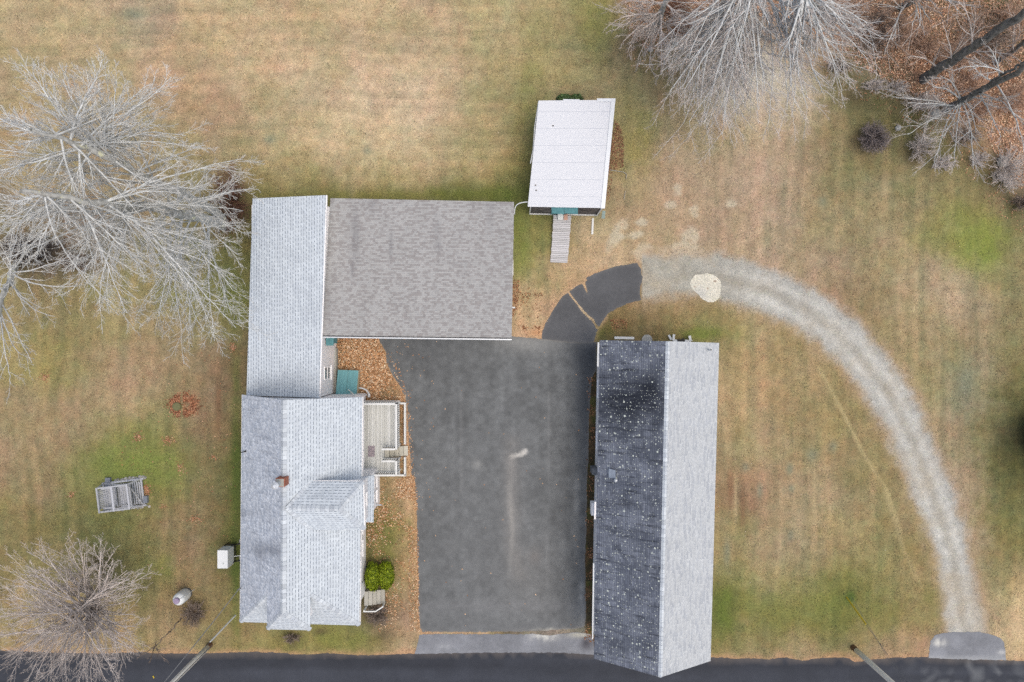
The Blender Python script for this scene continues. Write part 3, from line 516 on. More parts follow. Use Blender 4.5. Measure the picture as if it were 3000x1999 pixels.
def drive_col(X, Y):
    o = np.ones((X.size, 3))*np.array([109, 111, 112.])
    a = fnoise(X, Y, 120, 81); b = fnoise(X, Y, 30, 82); o *= (1++.16*(a-.5)+.20*(b-.5)+.24*(fnoise(X, Y, 13, 84, 2)-.5))[:, None]
    v = vnoise(X, Y/14, 16, 83); o *= (1+.08*(v-.5))[:, None]
    o = lerpc(o, gauss(X, Y, 1560, 1010, 90, 30)*.7+gauss(X, Y, 1500, 1000, 80, 16)*.4, (146, 146, 144))
    o = lerpc(o, gauss(X, Y, 1230, 1040, 110, 60)*.35, (92, 94, 97))
    o = lerpc(o, gauss(X, Y, 1440, 1600, 240, 320)*.32, (134, 135, 136)); o = lerpc(o, gauss(X, Y, 1560, 1700, 90, 110)*.3, (140, 138, 135))
    o = lerpc(o, gauss(X, Y, 1712, 1150, 30, 190)*.55*(X > 1600), (66, 70, 76))  # barn's soft shadow painted into the right edge, here and below
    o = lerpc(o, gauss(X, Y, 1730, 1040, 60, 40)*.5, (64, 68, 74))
    o = lerpc(o, np.clip((30-np.abs(Y-1775)*1.5+20*b)/40, 0, 1)*.35+np.clip((Y-1780)/90, 0, 1)*.25, (140, 140, 142))
    for x, y0, y1, k in ((1352, 1150, 1450, .25), (1608, 1150, 1420, .22), (1604, 1560, 1720, .22), (1500, 1330, 1520, .16), (1400, 1600, 1800, .12)):
        o = lerpc(o, np.exp(-((X-x)/4)**2)*((Y > y0) & (Y < y1))*(k+.3*b*k*2), (150, 150, 150))
    o = lerpc(o, np.exp(-((X-1497-4*np.sin(Y/40))/8)**2)*gauss(X, Y, 1497, 1520, 60, 120)*.8, (168, 166, 162))
    d, _ = seg_d(X, Y, [(1500, 1335), (1518, 1334), (1530, 1330), (1541, 1322)]); o = lerpc(o, np.clip(1.7-d/5+(b-.5)*2, 0, 1), (205, 202, 196))
    d, _ = seg_d(X, Y, [(1498, 1300), (1498, 1340), (1500, 1480), (1500, 1600), (1520, 1680)]); o = lerpc(o, np.exp(-(d/24)**2)*.5*(.5+b), (150, 146, 142))
    o = lerpc(o, gauss(X, Y, 1400, 1362, 16, 14)*(.3+b)*.9, (160, 160, 158)); o = lerpc(o, gauss(X, Y, 1566, 1630, 18, 22)*.5, (138, 132, 128))
    o = lerpc(o, gauss(X, Y, 1690, 1420, 10, 20)*.5+gauss(X, Y, 1688, 1480, 9, 30)*.6+gauss(X, Y, 1684, 1560, 10, 50)*.3+gauss(X, Y, 1704, 1720, 8, 14)*.9+gauss(X, Y, 1702, 1750, 7, 12)*.9+gauss(X, Y, 1708, 1800, 9, 36)*.7, (158, 158, 156))
    o = lerpc(o, np.clip(1.4-np.abs(Y-1846+8*(b-.5))/5, 0, 1)*np.clip((X-1540)/60, 0, 1)*np.clip((fnoise(X, Y, 40, 85)-.3)*4, 0, 1), (196, 194, 184))
    return lerpc(o, np.clip(1+sd_poly(X, Y, MAIN)/5, 0, 1)*.45, (140, 132, 122))
o = sheet('driveway', MAIN, .008, drive_col, M['tarmac'], step=6)
def cur_col(X, Y):
    o = np.ones((X.size, 3))*np.array([97, 98, 101.]); a = fnoise(X, Y, 60, 91); o *= (1+.2*(a-.5))[:, None]
    d = sd_poly(X, Y, CURA); d2 = sd_poly(X, Y, CURB)
    o = lerpc(o, np.clip(1+np.minimum(d, d2)/10, 0, 1)*.35, (132, 130, 128))
    return o
sheet('driveway_bend', CURA, .006, cur_col, M['tarmac'], step=6, rag=2)
sheet('driveway_bend', CURB, .006, cur_col, M['tarmac'], step=6, rag=2)
def apr_col(X, Y):
    o = np.ones((X.size, 3))*np.array([138, 140, 146.]); a = fnoise(X, Y, 40, 95); o *= (1+.3*(a-.5))[:, None]
    o = lerpc(o, gauss(X, Y, 1718, 1885, 16, 18)*.9, (84, 82, 88)); o = lerpc(o, gauss(X, Y, 1700, 1860, 40, 8), (196, 192, 178))
    o = lerpc(o, gauss(X, Y, 1595, 1864, 36, 13)*1.5*np.clip((fnoise(X, Y, 14, 96)-.25)*4, 0, 1), (206, 205, 200))
    o = lerpc(o, gauss(X, Y, 2752, 1882, 17, 11)*1.6*np.clip((fnoise(X, Y, 14, 96)-.3)*5, 0, 1), (208, 206, 200)); o = lerpc(o, gauss(X, Y, 2935, 1912, 14, 8), (196, 196, 196))
    o = lerpc(o, gauss(X, Y, 1300, 1895, 22, 8)*.6, (180, 182, 186))
    return lerpc(o, np.clip((Y-1921)/3, 0, 1)*(X > 2000)*.6, (176, 178, 180))
sheet('driveway_apron', APRL, .012, apr_col, M['tarmac'], step=6)
sheet('driveway_apron', APRR, .012, apr_col, M['tarmac'], step=6)
def road_col(X, Y):
    o = np.ones((X.size, 3))*np.array([65, 68, 76.]); a = fnoise(X/6, Y, 30, 97); o *= (1+.16*(a-.5))[:, None]
    v = vnoise(X/60, Y, 16, 98); o *= (1+.20*(v-.5)+.16*(fnoise(X, Y, 34, 103)-.5))[:, None]
    yt = np.interp(X, [p[0] for p in ROAD_TOP], [p[1] for p in ROAD_TOP]); o = lerpc(o, np.clip(1-(Y-yt)/9, 0, 1)*(.2+.6*fnoise(X, Y, 16, 104)), (128, 116, 106))
    m = np.clip((X-2640)/120, 0, 1)*np.clip((fnoise(X/1.6, Y, 12, 99)-.5)*6, 0, 1)*np.clip((Y-1925)/20, 0, 1)
    return lerpc(o, m*.45, (150, 152, 152))
road = [p for p in ROAD_TOP]+[(4500, 2260), (-1500, 2180)]
sheet('road', road, .004, road_col, M['road'], step=18, rag=2.6)
def pad_col(X, Y):
    o = np.ones((X.size, 3))*np.array([226, 221, 206.]); o *= (1+.12*(fnoise(X, Y, 22, 101)-.5))[:, None]
    o = lerpc(o, gauss(X, Y, 2050, 860, 26, 22)*.8, (202, 201, 196))
    o = lerpc(o, (np.clip((fnoise(X, Y, 8, 102)-.66)*10, 0, 1))*(Y < 845), (150, 116, 92)); return o
sheet('sand_patch', PAD, .008, pad_col, M['ground'], step=4, rag=2.5)

# ------------------------------------------------------------------ roofs
def rface(mb, pts, eave_dir, col=None, sub=None, colf=None):
    """roof polygon with uv in metres: u along the eave, v up the slope"""
    pts = [Vector(p) for p in pts]
    n = (pts[1]-pts[0]).cross(pts[2]-pts[0]).normalized()
    if len(pts) > 4: n = Vector((0, 0, 0)); [n.__iadd__((pts[i]-pts[0]).cross(pts[i+1]-pts[0])) for i in range(1, len(pts)-1)]; n.normalize()
    if n.z < 0: pts = pts[::-1]; n = -n
    u = Vector(eave_dir); u = (u-n*u.dot(n)).normalized(); v = n.cross(u)
    if v.z < 0: v = -v
    if sub and len(pts) == 4:
        a, b, c, d = pts; nu, nv = sub
        g = [[a.lerp(b, i/nu).lerp(d.lerp(c, i/nu), j/nv) for i in range(nu+1)] for j in range(nv+1)]
        for j in range(nv):
            for i in range(nu):
                q = [g[j][i], g[j][i+1], g[j+1][i+1], g[j+1][i]]
                bidx = len(mb.v); mb.v += [tuple(p) for p in q]; mb.f.append((bidx, bidx+1, bidx+2, bidx+3))
                mb.uv += [(p.dot(u), p.dot(v)) for p in q]; mb.hasuv = True
                mb.c += [(1-colf(p),)*3 if colf else (1, 1, 1) for p in q]; mb.hasc = True
    else:
        mb.face(pts, [(p.dot(u), p.dot(v)) for p in pts], (1, 1, 1))
    return n
def solid(o, t=.1):
    m = o.modifiers.new('solid', 'SOLIDIFY'); m.thickness = t; m.offset = -1; return o
def pxy(p):
    s = (H-p.z)/K; return p.x/s+1500, 999.5-p.y/s
def cap(mb, a, b, n1, n2, w=.17, lift=.025):
    a = Vector(a); b = Vector(b); d = (b-a).normalized(); L = (b-a).length
    for n in (n1, n2):
        s = n.cross(d).normalized()
        if s.z > 0: s = -s
        up = (n1+n2).normalized()*lift
        q = [a+up, b+up, b+s*w+n*lift*.6, a+s*w+n*lift*.6]
        nn = (q[1]-q[0]).cross(q[2]-q[0]); uv = [(0, 0), (0, L), (w, L), (w, 0)]
        if nn.z < 0: q = q[::-1]; uv = uv[::-1]
        mb.face(q, uv, (1, 1, 1))

def stain_fn(blobs):
    def f(p):
        x, y = pxy(p); s = 0
        for (bx, by, sx, sy, k) in blobs: s += k*math.exp(-((x-bx)/sx)**2-((y-by)/sy)**2)
        return min(1, s)
    return f
NSd = (0, 1, 0); EW = (1, 0, 0)

# --- farmhouse
house = thing('farmhouse', 'white farmhouse with pale grey shingled roof, brick chimney and hipped cross gable', 'house', (-13, -10, 0))
ZE, ZR = 4.0, 7.0
NW, SW = V(709, 1157, ZE), V(703, 1823, ZE); RN, RS = V(830, 1172, ZR), V(828, 1797, ZR)
NE, SE = V(1062, 1164, ZE), V(1053, 1833, ZE)
HW, HE = V(782, 1747, 5.9), V(909, 1745, 6.0); JW, JE = V(782, 1844, 5.9), V(909, 1847, 5.95)
mw = MB()
fw = stain_fn([(790, 1610, 60, 22, .5), (760, 1640, 14, 40, .3), (700, 1508, 30, 8, .5), (830, 1650, 16, 40, .35), (745, 1500, 50, 10, .2), (740, 1390, 3, 26, .6)])
RM = RS.lerp(RN, .08)
def on(a, b, y):       # point on line a-b at world y
    t = (y-a.y)/(b.y-a.y); return a.lerp(b, t)
RH = on(RS, RN, HW.y)
nW = rface(mw, [NW, on(NW, SW, HW.y), RH, RN], NSd, sub=(60, 16), colf=fw)
A_ = on(NW, SW, HW.y); rface(mw, [A_, SW, HW, RH]+[RH.lerp(A_, k/16) for k in range(1, 16)], NSd)
rface(mw, [HW, JW, RS, RH], NSd)
solid(obj('roof', mw, M['shingleW'], house, merge=True))['label'] = 'west slope of the farmhouse roof, darker with faint black stains'
me_ = MB()
EH = on(NE, SE, HE.y)
nE = rface(me_, [NE, EH, RH, RN], NSd, sub=(60, 16), colf=stain_fn([(930, 1400, 60, 8, .25)]))
rface(me_, [EH, SE, HE, RH]+[RH.lerp(EH, k/16) for k in range(1, 16)], NSd); rface(me_, [HE, JE, RS, RH], NSd)
nJ = rface(me_, [JW, JE, RS], EW)
nS = rface(me_, [SW, SE, HE, HW], EW)
# skirt below the cross gable
SK = [V(1041, 1403, 4.22), V(1097, 1392, 3.33), V(1095, 1530, 3.33), V(1040, 1530, 4.2)]
for p in SK: p.z += .05
rface(me_, SK, NSd)
solid(obj('roof', me_, M['shingle'], house, merge=True))['label'] = 'east and south slopes of the farmhouse roof, pale grey shingles'
# cross gable
g1, g2 = V(842, 1489, 6.97), V(993, 1491, 6.9)
cn, cs = V(1064, 1411, 5.92), V(1068, 1551, 5.92); vn, vs = V(912, 1410, 5.9), V(914, 1553, 5.9)
for p in (g1, g2, cn, cs, vn, vs): p.z += .03
mg = MB()
nN = rface(mg, [vn, cn, g2, g1], EW); nSo = rface(mg, [cs, vs, g1, g2], EW); nEa = rface(mg, [cn, cs, g2], NSd)
solid(obj('cross_gable_roof', mg, M['shingle'], house), .09)
mc = MB()
up = Vector((0, 0, 1))
cap(mc, RN, RS, nW, nE, .2, .03); cap(mc, SW, HW, nW, nS, .15); cap(mc, SE, HE, nE, nS, .15); cap(mc, JW, RS, nW, nJ, .15); cap(mc, JE, RS, nE, nJ, .15)
cap(mc, g1, g2, nN, nSo, .17); cap(mc, g2, cn, nN, nEa, .15); cap(mc, g2, cs, nSo, nEa, .15)
obj('ridge_cap', mc, M['ridge'], house)
# valley flashing strips
mv = MB()
for a, b in ((g1, vn), (g1, vs)):
    d = (b-a).normalized(); s = Vector((-d.y, d.x, 0)).normalized()*.10
    n = Vector((0, 0, .045)); q = [a-s+n, a+s+n, b+s+n, b-s+n]
    if (q[1]-q[0]).cross(q[2]-q[0]).z < 0: q = q[::-1]
    mv.face(q, [(0, 0), (.2, 0), (.2, 3), (0, 3)], (1, 1, 1))
obj('valley_flashing', mv, M['ridge'], house)
# walls
wl = MB()
xw, xe, xr = -15.65, -9.42, -12.36
yn, ys = -3.35, -14.4
zw, zee = 4.14, 4.27
prof = [(xw, 0), (xe, 0), (xe, zee), (xr, 6.82), (xw, zw)]
wl.face([(x, ys, z) for x, z in prof]); wl.face([(x, yn, z) for x, z in prof[::-1]])
for i in range(5):
    (x0, z0), (x1, z1) = prof[i], prof[(i+1) % 5]
    if i in (1, 4): wl.face([(x0, yn, z0), (x0, ys, z0), (x1, ys, z1), (x1, yn, z1)][::(-1 if i == 1 else -1)])
wl.box(xw+.003, ys, 0, xe-.003, -16.2, 3.96)
wl.face([(-13.55, -15.6, 4.3), (-11.4, -15.6, 4.3), (-11.4, -15.6, 5.75), (-12.36, -15.6, 6.3), (-13.55, -15.6, 5.75)])
wl.face([(-11.4, -15.6, 4.3), (-11.4, -14.4, 5.2), (-11.4, -14.4, 5.8), (-11.4, -15.6, 5.8)])
wl.face([(-13.55, -14.4, 5.2), (-13.55, -15.6, 4.3), (-13.55, -15.6, 5.75), (-13.55, -14.4, 5.75)])
obj('wall', wl, M['clap'], house)
bw = MB(); bw.box(xe-2.4, -8.03, 0, -8.52, -10.42, 5.86)
obj('bay_wall', bw, M['clap'], house)
# eave boards
eb = MB()
eb.bar(NE-Vector((-.02, 0, .14)), SE-Vector((-.02, 0, .14)), .03, .18); eb.bar(NW-Vector((.02, 0, .14)), SW-Vector((.02, 0, .14)), .03, .18)
eb.bar(cn+Vector((.02, .0, -.14)), cs+Vector((.02, 0, -.14)), .05, .2); eb.bar(vn+Vector((0, .02, -.14)), cn+Vector((0, .02, -.14)), .03, .2)
obj('eave_board', eb, M['white'], house)
def window(parent, c, n, w, h, sill=True):
    """c centre (world), n outward unit (x,y), w along wall, h height"""
    c = Vector(c); n = Vector((*n, 0)); t = Vector((-n.y, n.x, 0)); z = Vector((0, 0, 1))
    f = MB()
    for a, b, ww, hh in ((c-t*w/2-z*h/2, c-t*w/2+z*h/2, .09, .05), (c+t*w/2-z*h/2, c+t*w/2+z*h/2, .09, .05)): f.bar(a+n*.02, b+n*.02, .09, .05, up=tuple(n))
    for zz in (-h/2, 0, h/2): f.bar(c-t*(w/2+.045)+z*zz+n*.025, c+t*(w/2+.045)+z*zz+n*.025, .06, .08)
    if sill: f.bar(c-t*(w/2+.08)-z*(h/2+.06)+n*.05, c+t*(w/2+.08)-z*(h/2+.06)+n*.05, .12, .05)
    fr = obj('window', f, M['white'], parent)
    g = MB(); q = [c-t*w/2-z*h/2, c+t*w/2-z*h/2, c+t*w/2+z*h/2, c-t*w/2+z*h/2]
    g.face([p+n*.012 for p in q]); obj('pane', g, M['glass'], fr)
    return fr
for y in (-11.6, -13.0): window(house, (xe, y, 1.9), (1, 0), .9, 1.3)
for y, z in ((-8.75, 1.9), (-9.7, 1.9), (-9.2, 4.9)): window(house, (-8.52, y, z), (1, 0), .62, 1.1)
for y in (-4.5, -7.6, -10.6, -13.4): window(house, (xw, y, 2.0), (-1, 0), .85, 1.3)
for x in (-14.5, -12.4, -10.6): window(house, (x, -16.2, 1.9), (0, -1), .8, 1.3)
d = MB(); d.box(xe, -15.2, .5, xe+.05, -16.1, 2.55); dr = obj('door', d, M['white'], house); d = MB(); d.tube([(xe+.07, -15.0, 1.5), (xe+.12, -15.0, 1.5)], .03); obj('handle', d, M['dark'], dr)
# chimney
ch = MB(); ch.box(-12.64, -7.34, 5.9, -12.16, -7.80, 7.5); co = obj('chimney', ch, M['brick'], house)
ch = MB(); ch.box(-12.61, -7.37, 7.5, -12.19, -7.77, 7.55); obj('chimney_crown', ch, M['concrete'], co)
ch = MB(); ch.tube([(-12.44, -7.6, 7.55), (-12.44, -7.6, 8.15), (-12.44, -7.6, 8.15), (-12.44, -7.6, 8.2)], [.12, .12, .2, .2], 16); ch.tube([(-12.44, -7.6, 8.2), (-12.44, -7.6, 8.3)], [.2, .07], 16)
obj('chimney_pot', ch, M['metalcap'], co)
# roof vent with a drooping hose, west slope
v_ = MB(); a = V(721, 1322, 4.3)
v_.tube([a-Vector((0, 0, .25)), a+Vector((0, 0, .18))], .05, 8); v_.tube([a+Vector((0, 0, .15)), V(706, 1326, 4.35)], .03, 6); obj('vent_pipe', v_, M['black'], house)
# west service mast
v_ = MB(); a = V(712, 1716, 4.3); v_.tube([V(709, 1722, 2.5), a+Vector((0, 0, .5)), a+Vector((-.12, -.08, .55))], .035, 8); obj('service_mast', v_, M['cable'], house)
# dryer vent on the bay, bent leader at roof corner
v_ = MB(); v_.tube([(-8.52, -10.25, 1.3), (-8.2, -10.25, 1.3), (-8.2, -10.3, 1.15)], .05, 8); obj('wall_vent', v_, M['metalcap'], house)
v_ = MB(); v_.bar((-9.0, -3.35, 3.9), (-9.36, -3.45, .1), .08, .08); obj('downspout', v_, M['white'], house)

# wing of the farmhouse (lean-to roof falling to the west)
A, B, Cc, D = V(740, 582, 3.2), V(722, 1158, 3.2), V(935, 1166, 4.15), V(955, 572, 4.15)
wg = MB(); fwg = stain_fn([(850, 1130, 100, 34, .32), (760, 1140, 40, 30, .25), (920, 900, 30, 60, .1)])
nw_ = rface(wg, [A, B, Cc, D], NSd, sub=(50, 14), colf=fwg); solid(obj('roof', wg, M['shingle'], house, merge=True), .12)['label'] = 'long lean-to roof of the north wing, pale shingles'
wm = MB()
x0, x1, y0_, y1_ = -15.6, -11.33, 8.15, -3.3
wm.hexa([(x0, y1_, 0), (x1, y1_, 0), (x1+.12, y0_, 0), (x0, y0_, 0)], [(x0, y1_, 3.1), (x1, y1_, 4.0), (x1+.12, y0_, 4.0), (x0, y0_, 3.1)])
obj('wing_wall', wm, M['clap'], house)
fb = MB(); fb.bar(D+Vector((.03, 0, -.1)), Cc+Vector((.03, 0, -.1)), .05, .16); obj('eave_board', fb, M['white'], house)
window(house, (x1+.03, -1.95, 2.3), (1, 0), .75, 1.3)
dd = MB(); dd.box(x1+.04, -.15, .1, x1+.1, .55, 2.1); dr = obj('door', dd, M['teal'], house); dr['label'] = 'teal door of the north wing'
dd = MB(); q = [V(955, 984, 2.75), V(955, 1013, 2.75), V(977, 1013, 2.3), V(977, 984, 2.3)]
dd.hexa([p-Vector((0, 0, .08)) for p in q], q); obj('awning', dd, M['teal'], house)['label'] = 'small teal awning over the wing door'
fd = MB(); fd.box(x1, -.45, 0, x1+.14, -3.3, .5); obj('foundation_board', fd, M['concrete'], house)

# ------------------------------------------------------------------ garage
gar = thing('garage', 'wide attached garage with a grey-brown shingled shed roof', 'garage', (-5.5, 5, 0))
ga, gb, gc_, gd = V(968, 581, 3.0), V(945, 985, 3.95), V(1499, 992, 3.95), V(1506, 592, 3.0)
gm = MB()
fg = stain_fn([(1040, 690, 12, 80, .55), (1030, 790, 5, 24, .6), (1145, 720, 5, 40, .5), (1280, 680, 12, 50, .35), (1288, 725, 4, 16, .4), (1435, 640, 7, 50, .5), (1260, 720, 4, 10, .3), (1090, 600, 20, 30, .3), (1350, 670, 6, 24, .25), (1420, 600, 60, 12, .2), (960, 900, 16, 90, .3), (1320, 770, 60, 6, .15)])
rface(gm, [ga, gb, gc_, gd], EW, sub=(70, 50), colf=fg); solid(obj('roof', gm, M['garage'], gar, merge=True), .14)
w_ = MB()
w_.hexa([(-11.2, .35, 0), (-.12, .35, 0), (.02, 8.1, 0), (-11.2, 8.1, 0)], [(-11.2, .35, 3.78), (-.12, .35, 3.78), (.02, 8.1, 2.86), (-11.2, 8.1, 2.86)])
obj('wall', w_, M['clap'], gar)
gt = MB(); gt.bar(gb+Vector((0, -.05, -.06)), gc_+Vector((0, -.05, -.06)), .10, .1); obj('gutter', gt, M['metalcap'], gar)
gt = MB(); gt.bar(gb+Vector((0, 0.0, .035)), gc_+Vector((0, 0.0, .035)), .05, .03); obj('drip_edge', gt, M['dark'], gar)
for x in (-9.2, -5.7, -2.2):
    m_ = MB(); m_.box(x-1.35, .29, .02, x+1.35, .35, 2.3)
    dg = obj('garage_door', m_, M['white'], gar)
    for zz in (.55, 1.1, 1.65):
        pass
    m_ = MB(); m_.bar((x-.15, .27, .3), (x+.15, .27, .3), .03, .03); obj('handle', m_, M['dark'], dg)
window(gar, (-.03, 4.6, 1.7), (1, 0), .8, .9)
m_ = MB(); m_.tube([(0.06, 7.0, 2.9), (.08, 6.3, 2.95), (.1, 6.2, 2.6)], .02, 6); obj('wall_pipe', m_, M['cablewhite'], gar); m_ = MB(); m_.tube([(.0, 2.1, 1.2), (.2, 2.1, 1.2)], .05, 8); obj('wall_pipe', m_, M['cablewhite'], gar)

# ------------------------------------------------------------------ barn
barn = thing('barn', 'long barn with a dark lichen-spotted west roof slope and pale east slope', 'barn', (9.5, -9, 0))
bz, br_ = 3.6, 5.8
bNW, bSW, bN, bS, bNE, bSE = V(1757, 997, bz), V(1740, 1930, bz), V(1957, 1000, br_), V(1935, 1985, br_), V(2107, 1005, bz), V(2082, 1937, bz)
bm_ = MB(); fb_ = stain_fn([(1850, 1175, 120, 62, .85), (1800, 1180, 60, 40, .3), (1900, 1130, 30, 60, .25), (1780, 1470, 90, 26, .35), (1820, 1250, 130, 50, .35), (1790, 1090, 60, 30, .3), (1920, 1300, 20, 200, .25), (1900, 1120, 50, 40, .35), (1850, 1560, 80, 30, .22), (1830, 1890, 90, 26, .25), (1890, 1650, 30, 90, .2), (1760, 1020, 40, 20, .15), (1870, 1330, 60, 20, .2)])
nbw = rface(bm_, [bNW, bSW, bS, bN], NSd, sub=(90, 24), colf=fb_); solid(obj('roof', bm_, M['barnW'], barn, merge=True), .12)['label'] = 'dark west slope stained black and dotted with pale lichen'
bm_ = MB(); nbe = rface(bm_, [bNE, bSE, bS, bN], NSd, sub=(60, 12), colf=lambda p: 0); solid(obj('roof', bm_, M['barnE'], barn, merge=True), .12)['label'] = 'pale grey east slope of the barn roof'
bm_ = MB(); cap(bm_, bN, bS, nbw, nbe, .13, .03); obj('ridge_cap', bm_, M['ridge'], barn)
xw2, xe2, yn2, ys2 = 5.30, 12.0, -.15, -18.4
w_ = MB()
def brow(y, dx): return [(5.5+dx, y, 0), (12.0+dx, y, 0), (12.0+dx, y, 3.52), (8.72+dx, y, 5.60), (5.5+dx, y, 3.60)]
wn_, ws_ = brow(yn2, 0), brow(ys2, -.36)
w_.face(ws_); w_.face(wn_[::-1])
for i in range(5):
    if i: w_.face([wn_[i], wn_[(i+1) % 5], ws_[(i+1) % 5], ws_[i]])
obj('wall', w_, M['clap'], barn)
w_ = MB(); w_.bar(V(1753, 1003, 3.5), V(1751, 1074, 3.5), .09, .1); obj('gutter', w_, M['cablewhite'], barn); w_ = MB(); w_.bar(V(1739, 1650, 3.5), V(1736, 1872, 3.5), .07, .1); obj('gutter', w_, M['cablewhite'], barn)
w_ = MB(); w_.bar(V(1744, 1470, 3.45), V(1743, 1521, 3.45), .1, .12); obj('gutter', w_, M['white'], barn)
w_ = MB(); a = V(1733, 1475, 2.6); w_.box(a.x, a.y, 1.9, 5.3, a.y-.75, 2.6); obj('window_box', w_, M['white'], barn)
w_ = MB(); a = V(1735, 1373, 1.6); w_.box(a.x, a.y, .5, 5.4, a.y-.4, 1.6); obj('meter_box', w_, M['cable'], barn)
for y in (-3.0, -6.2, -14.5): window(barn, (5.5-.0197*(-y), y, 1.8), (-1, 0), 1.0, 1.1)
for y in (-3.0, -7, -11, -15.5): window(barn, (xe2-.03*(-y)*.65, y, 1.8), (1, 0), 1.0, 1.1)
w_ = MB(); w_.box(6.9, ys2-.05, 0, 10.0, ys2, 2.6); obj('door', w_, M['white'], barn)
v_ = MB(); a = V(2075, 1025, 4.0); v_.tube([a-Vector((0, 0, .2)), a+Vector((0, 0, .55))], .055, 10); obj('vent_pipe', v_, M['metalcap'], barn)
v_ = MB(); a = a+Vector((0, 0, .555)); v_.tube([a, a+Vector((0, 0, .015))], .045, 10); obj('vent_opening', v_, M['black'], barn)
v_ = MB(); a = V(1802, 1405, 4.25); v_.tube([a-Vector((0, 0, .2)), a+Vector((0, 0, .25))], [.06, .06], 10); v_.tube([a+Vector((0, 0, .25)), a+Vector((0, 0, .32)), a+Vector((0, 0, .4))], [.1, .1, .03], 12); obj('roof_ventilator', v_, M['metalcap'], barn)
v_ = MB(); q = [V(1783, 1373, 4.16), V(1783, 1400, 4.16), V(1803, 1402, 4.36), V(1803, 1378, 4.36)]; q = [p+Vector((0, 0, .02)) for p in q]
v_.face(q); obj('flashing', v_, simple('pale_flashing', C(150, 160, 175), .6, .3, 6), barn)

# ------------------------------------------------------------------ shed
shed = thing('shed', 'small shed with a white corrugated metal roof and weathered shingle walls', 'shed', (4.5, 9, 0))
zs, zn = 2.55, 2.55
sTL, sTR, sBR, sBL = V(1578, 295, 2.75), V(1803, 293, 2.75), V(1771, 610, 2.75), V(1546, 606, 2.75)
def corrug():
    n = NT('white_corrugated_metal', .45, .4); g = n.sep(n.uv()); f = n.math('FRACT', n.math('DIVIDE', g[1], .076))
    w = n.math('ABSOLUTE', n.math('SUBTRACT', f, .5)); a = n.noise(n.comb(g[0], n.math('MULTIPLY', g[1], 4)), 1.3, 4, .6)
    pj = n.math('FRACT', n.math('DIVIDE', n.math('ADD', g[1], .35), 1.045)); jl = n.math('LESS_THAN', pj, .02)
    nar = n.math('FRACT', n.math('DIVIDE', g[1], .152)); nl = n.math('LESS_THAN', nar, .3)
    b = n.noise(n.comb(n.math('MULTIPLY', g[0], .3), n.math('MULTIPLY', g[1], 9)), 1, 3, .6)
    col = n.scale(n.comb(*C(229, 231, 237)), n.math('MULTIPLY', n.lin(a, .96, 1.03), n.lin(b, .985, 1.01)))
    col = n.mix(n.math('MULTIPLY', nl, .12), col, C(215, 220, 230)); col = n.mix(n.math('MULTIPLY', jl, .6), col, C(160, 168, 182))
    return n.done(col)
M['corr'] = corrug()
m_ = MB(); rows = 260; uax = (sTR-sTL); 
for j in range(rows):
    t0, t1 = j/rows, (j+1)/rows; z0 =   .003*math.sin(j*math.pi/1.5); z1 = .003*math.sin((j+1)*math.pi/1.5)
    a, b, c, d_ = sTL.lerp(sBL, t0), sTR.lerp(sBR, t0), sTR.lerp(sBR, t1), sTL.lerp(sBL, t1)
    L = 6.6
    m_.face([a+Vector((0, 0, z0)), d_+Vector((0, 0, z1)), c+Vector((0, 0, z1)), b+Vector((0, 0, z0))], [(0, t0*L), (0, t1*L), (4.8, t1*L), (4.8, t0*L)])
obj('roof', m_, M['corr'], shed)
m_ = MB()
for q, zz in (([V(1650, 291, 2.72), V(1650, 299, 2.72), V(1698, 299, 2.72), V(1698, 292, 2.72)], 0), ([V(1749, 289, 2.78), V(1749, 298, 2.78), V(1803, 298, 2.78), V(1803, 289, 2.78)], 0)):
    q = [Vector((p.x, p.y, p.z+.02)) for p in q]; m_.hexa([p-Vector((0, 0, .02)) for p in q], q)
q = [V(1791, 292, 2.79), V(1760, 611, 2.79), V(1772, 611, 2.79), V(1803, 292, 2.79)]; m_.hexa([p-Vector((0, 0, .03)) for p in q], q)
obj('roof_trim', m_, M['metalcap'], shed)
def shaker():
    n = NT('weathered_wall_shingles', .9, .2); g = n.sep(n.obj()); r = n.math('DIVIDE', g[2], .13); row = n.math('FLOOR', r); fv = n.math('FRACT', r)
    uu = n.math('ADD', n.math('DIVIDE', n.math('ADD', g[0], g[1]), .14), n.math('MULTIPLY', n.white(n.comb(row, 2, 2)), 5)); h = n.white(n.comb(n.math('FLOOR', uu), row, 4))
    col = n.mix(h, C(70, 68, 70), C(138, 132, 132)); col = n.scale(col, n.lin(n.ramp(fv, 0, .2), .6, 1)); return n.done(col, fv, .02, .6)
M['shake'] = shaker()
cx_, cy_ = P(1674, 450, 0)[:2]
WB = [V(1556, 620, 0), V(1762, 632, 0), V(1798, 262, 0), V(1596, 262, 0)]
# walls follow the roof outline, inset
def inset(p, q, f): return p.lerp(q, f)
cen = (sTL+sTR+sBR+sBL)/4
wb = []
for p in (sBL, sBR, sTR, sTL):
    dlt = Vector((p.x-cen.x, p.y-cen.y, 0)); wb.append(Vector((cen.x+dlt.x*.93, cen.y+dlt.y*.975, 0)))
m_ = MB(); m_.hexa(wb, [Vector((p.x, p.y, 2.66)) for p in wb]); obj('wall', m_, M['shake'], shed)
b0, b1 = wb[0], wb[1]; dirw = (b1-b0).normalized(); outw = Vector((dirw.y, -dirw.x, 0))
m_ = MB(); a = b0+dirw*1.35; b = b0+dirw*2.3; m_.hexa([a, b, b-outw*-.05, a-outw*-.05], [p+Vector((0, 0, 2.0)) for p in (a, b, b+outw*.05, a+outw*.05)])
dr = obj('door', m_, M['teal'], shed); m_ = MB(); m_.tube([b+outw*.06-dirw*.1+Vector((0, 0, 1)), b+outw*.1-dirw*.1+Vector((0, 0, 1))], .03); obj('handle', m_, M['dark'], dr)
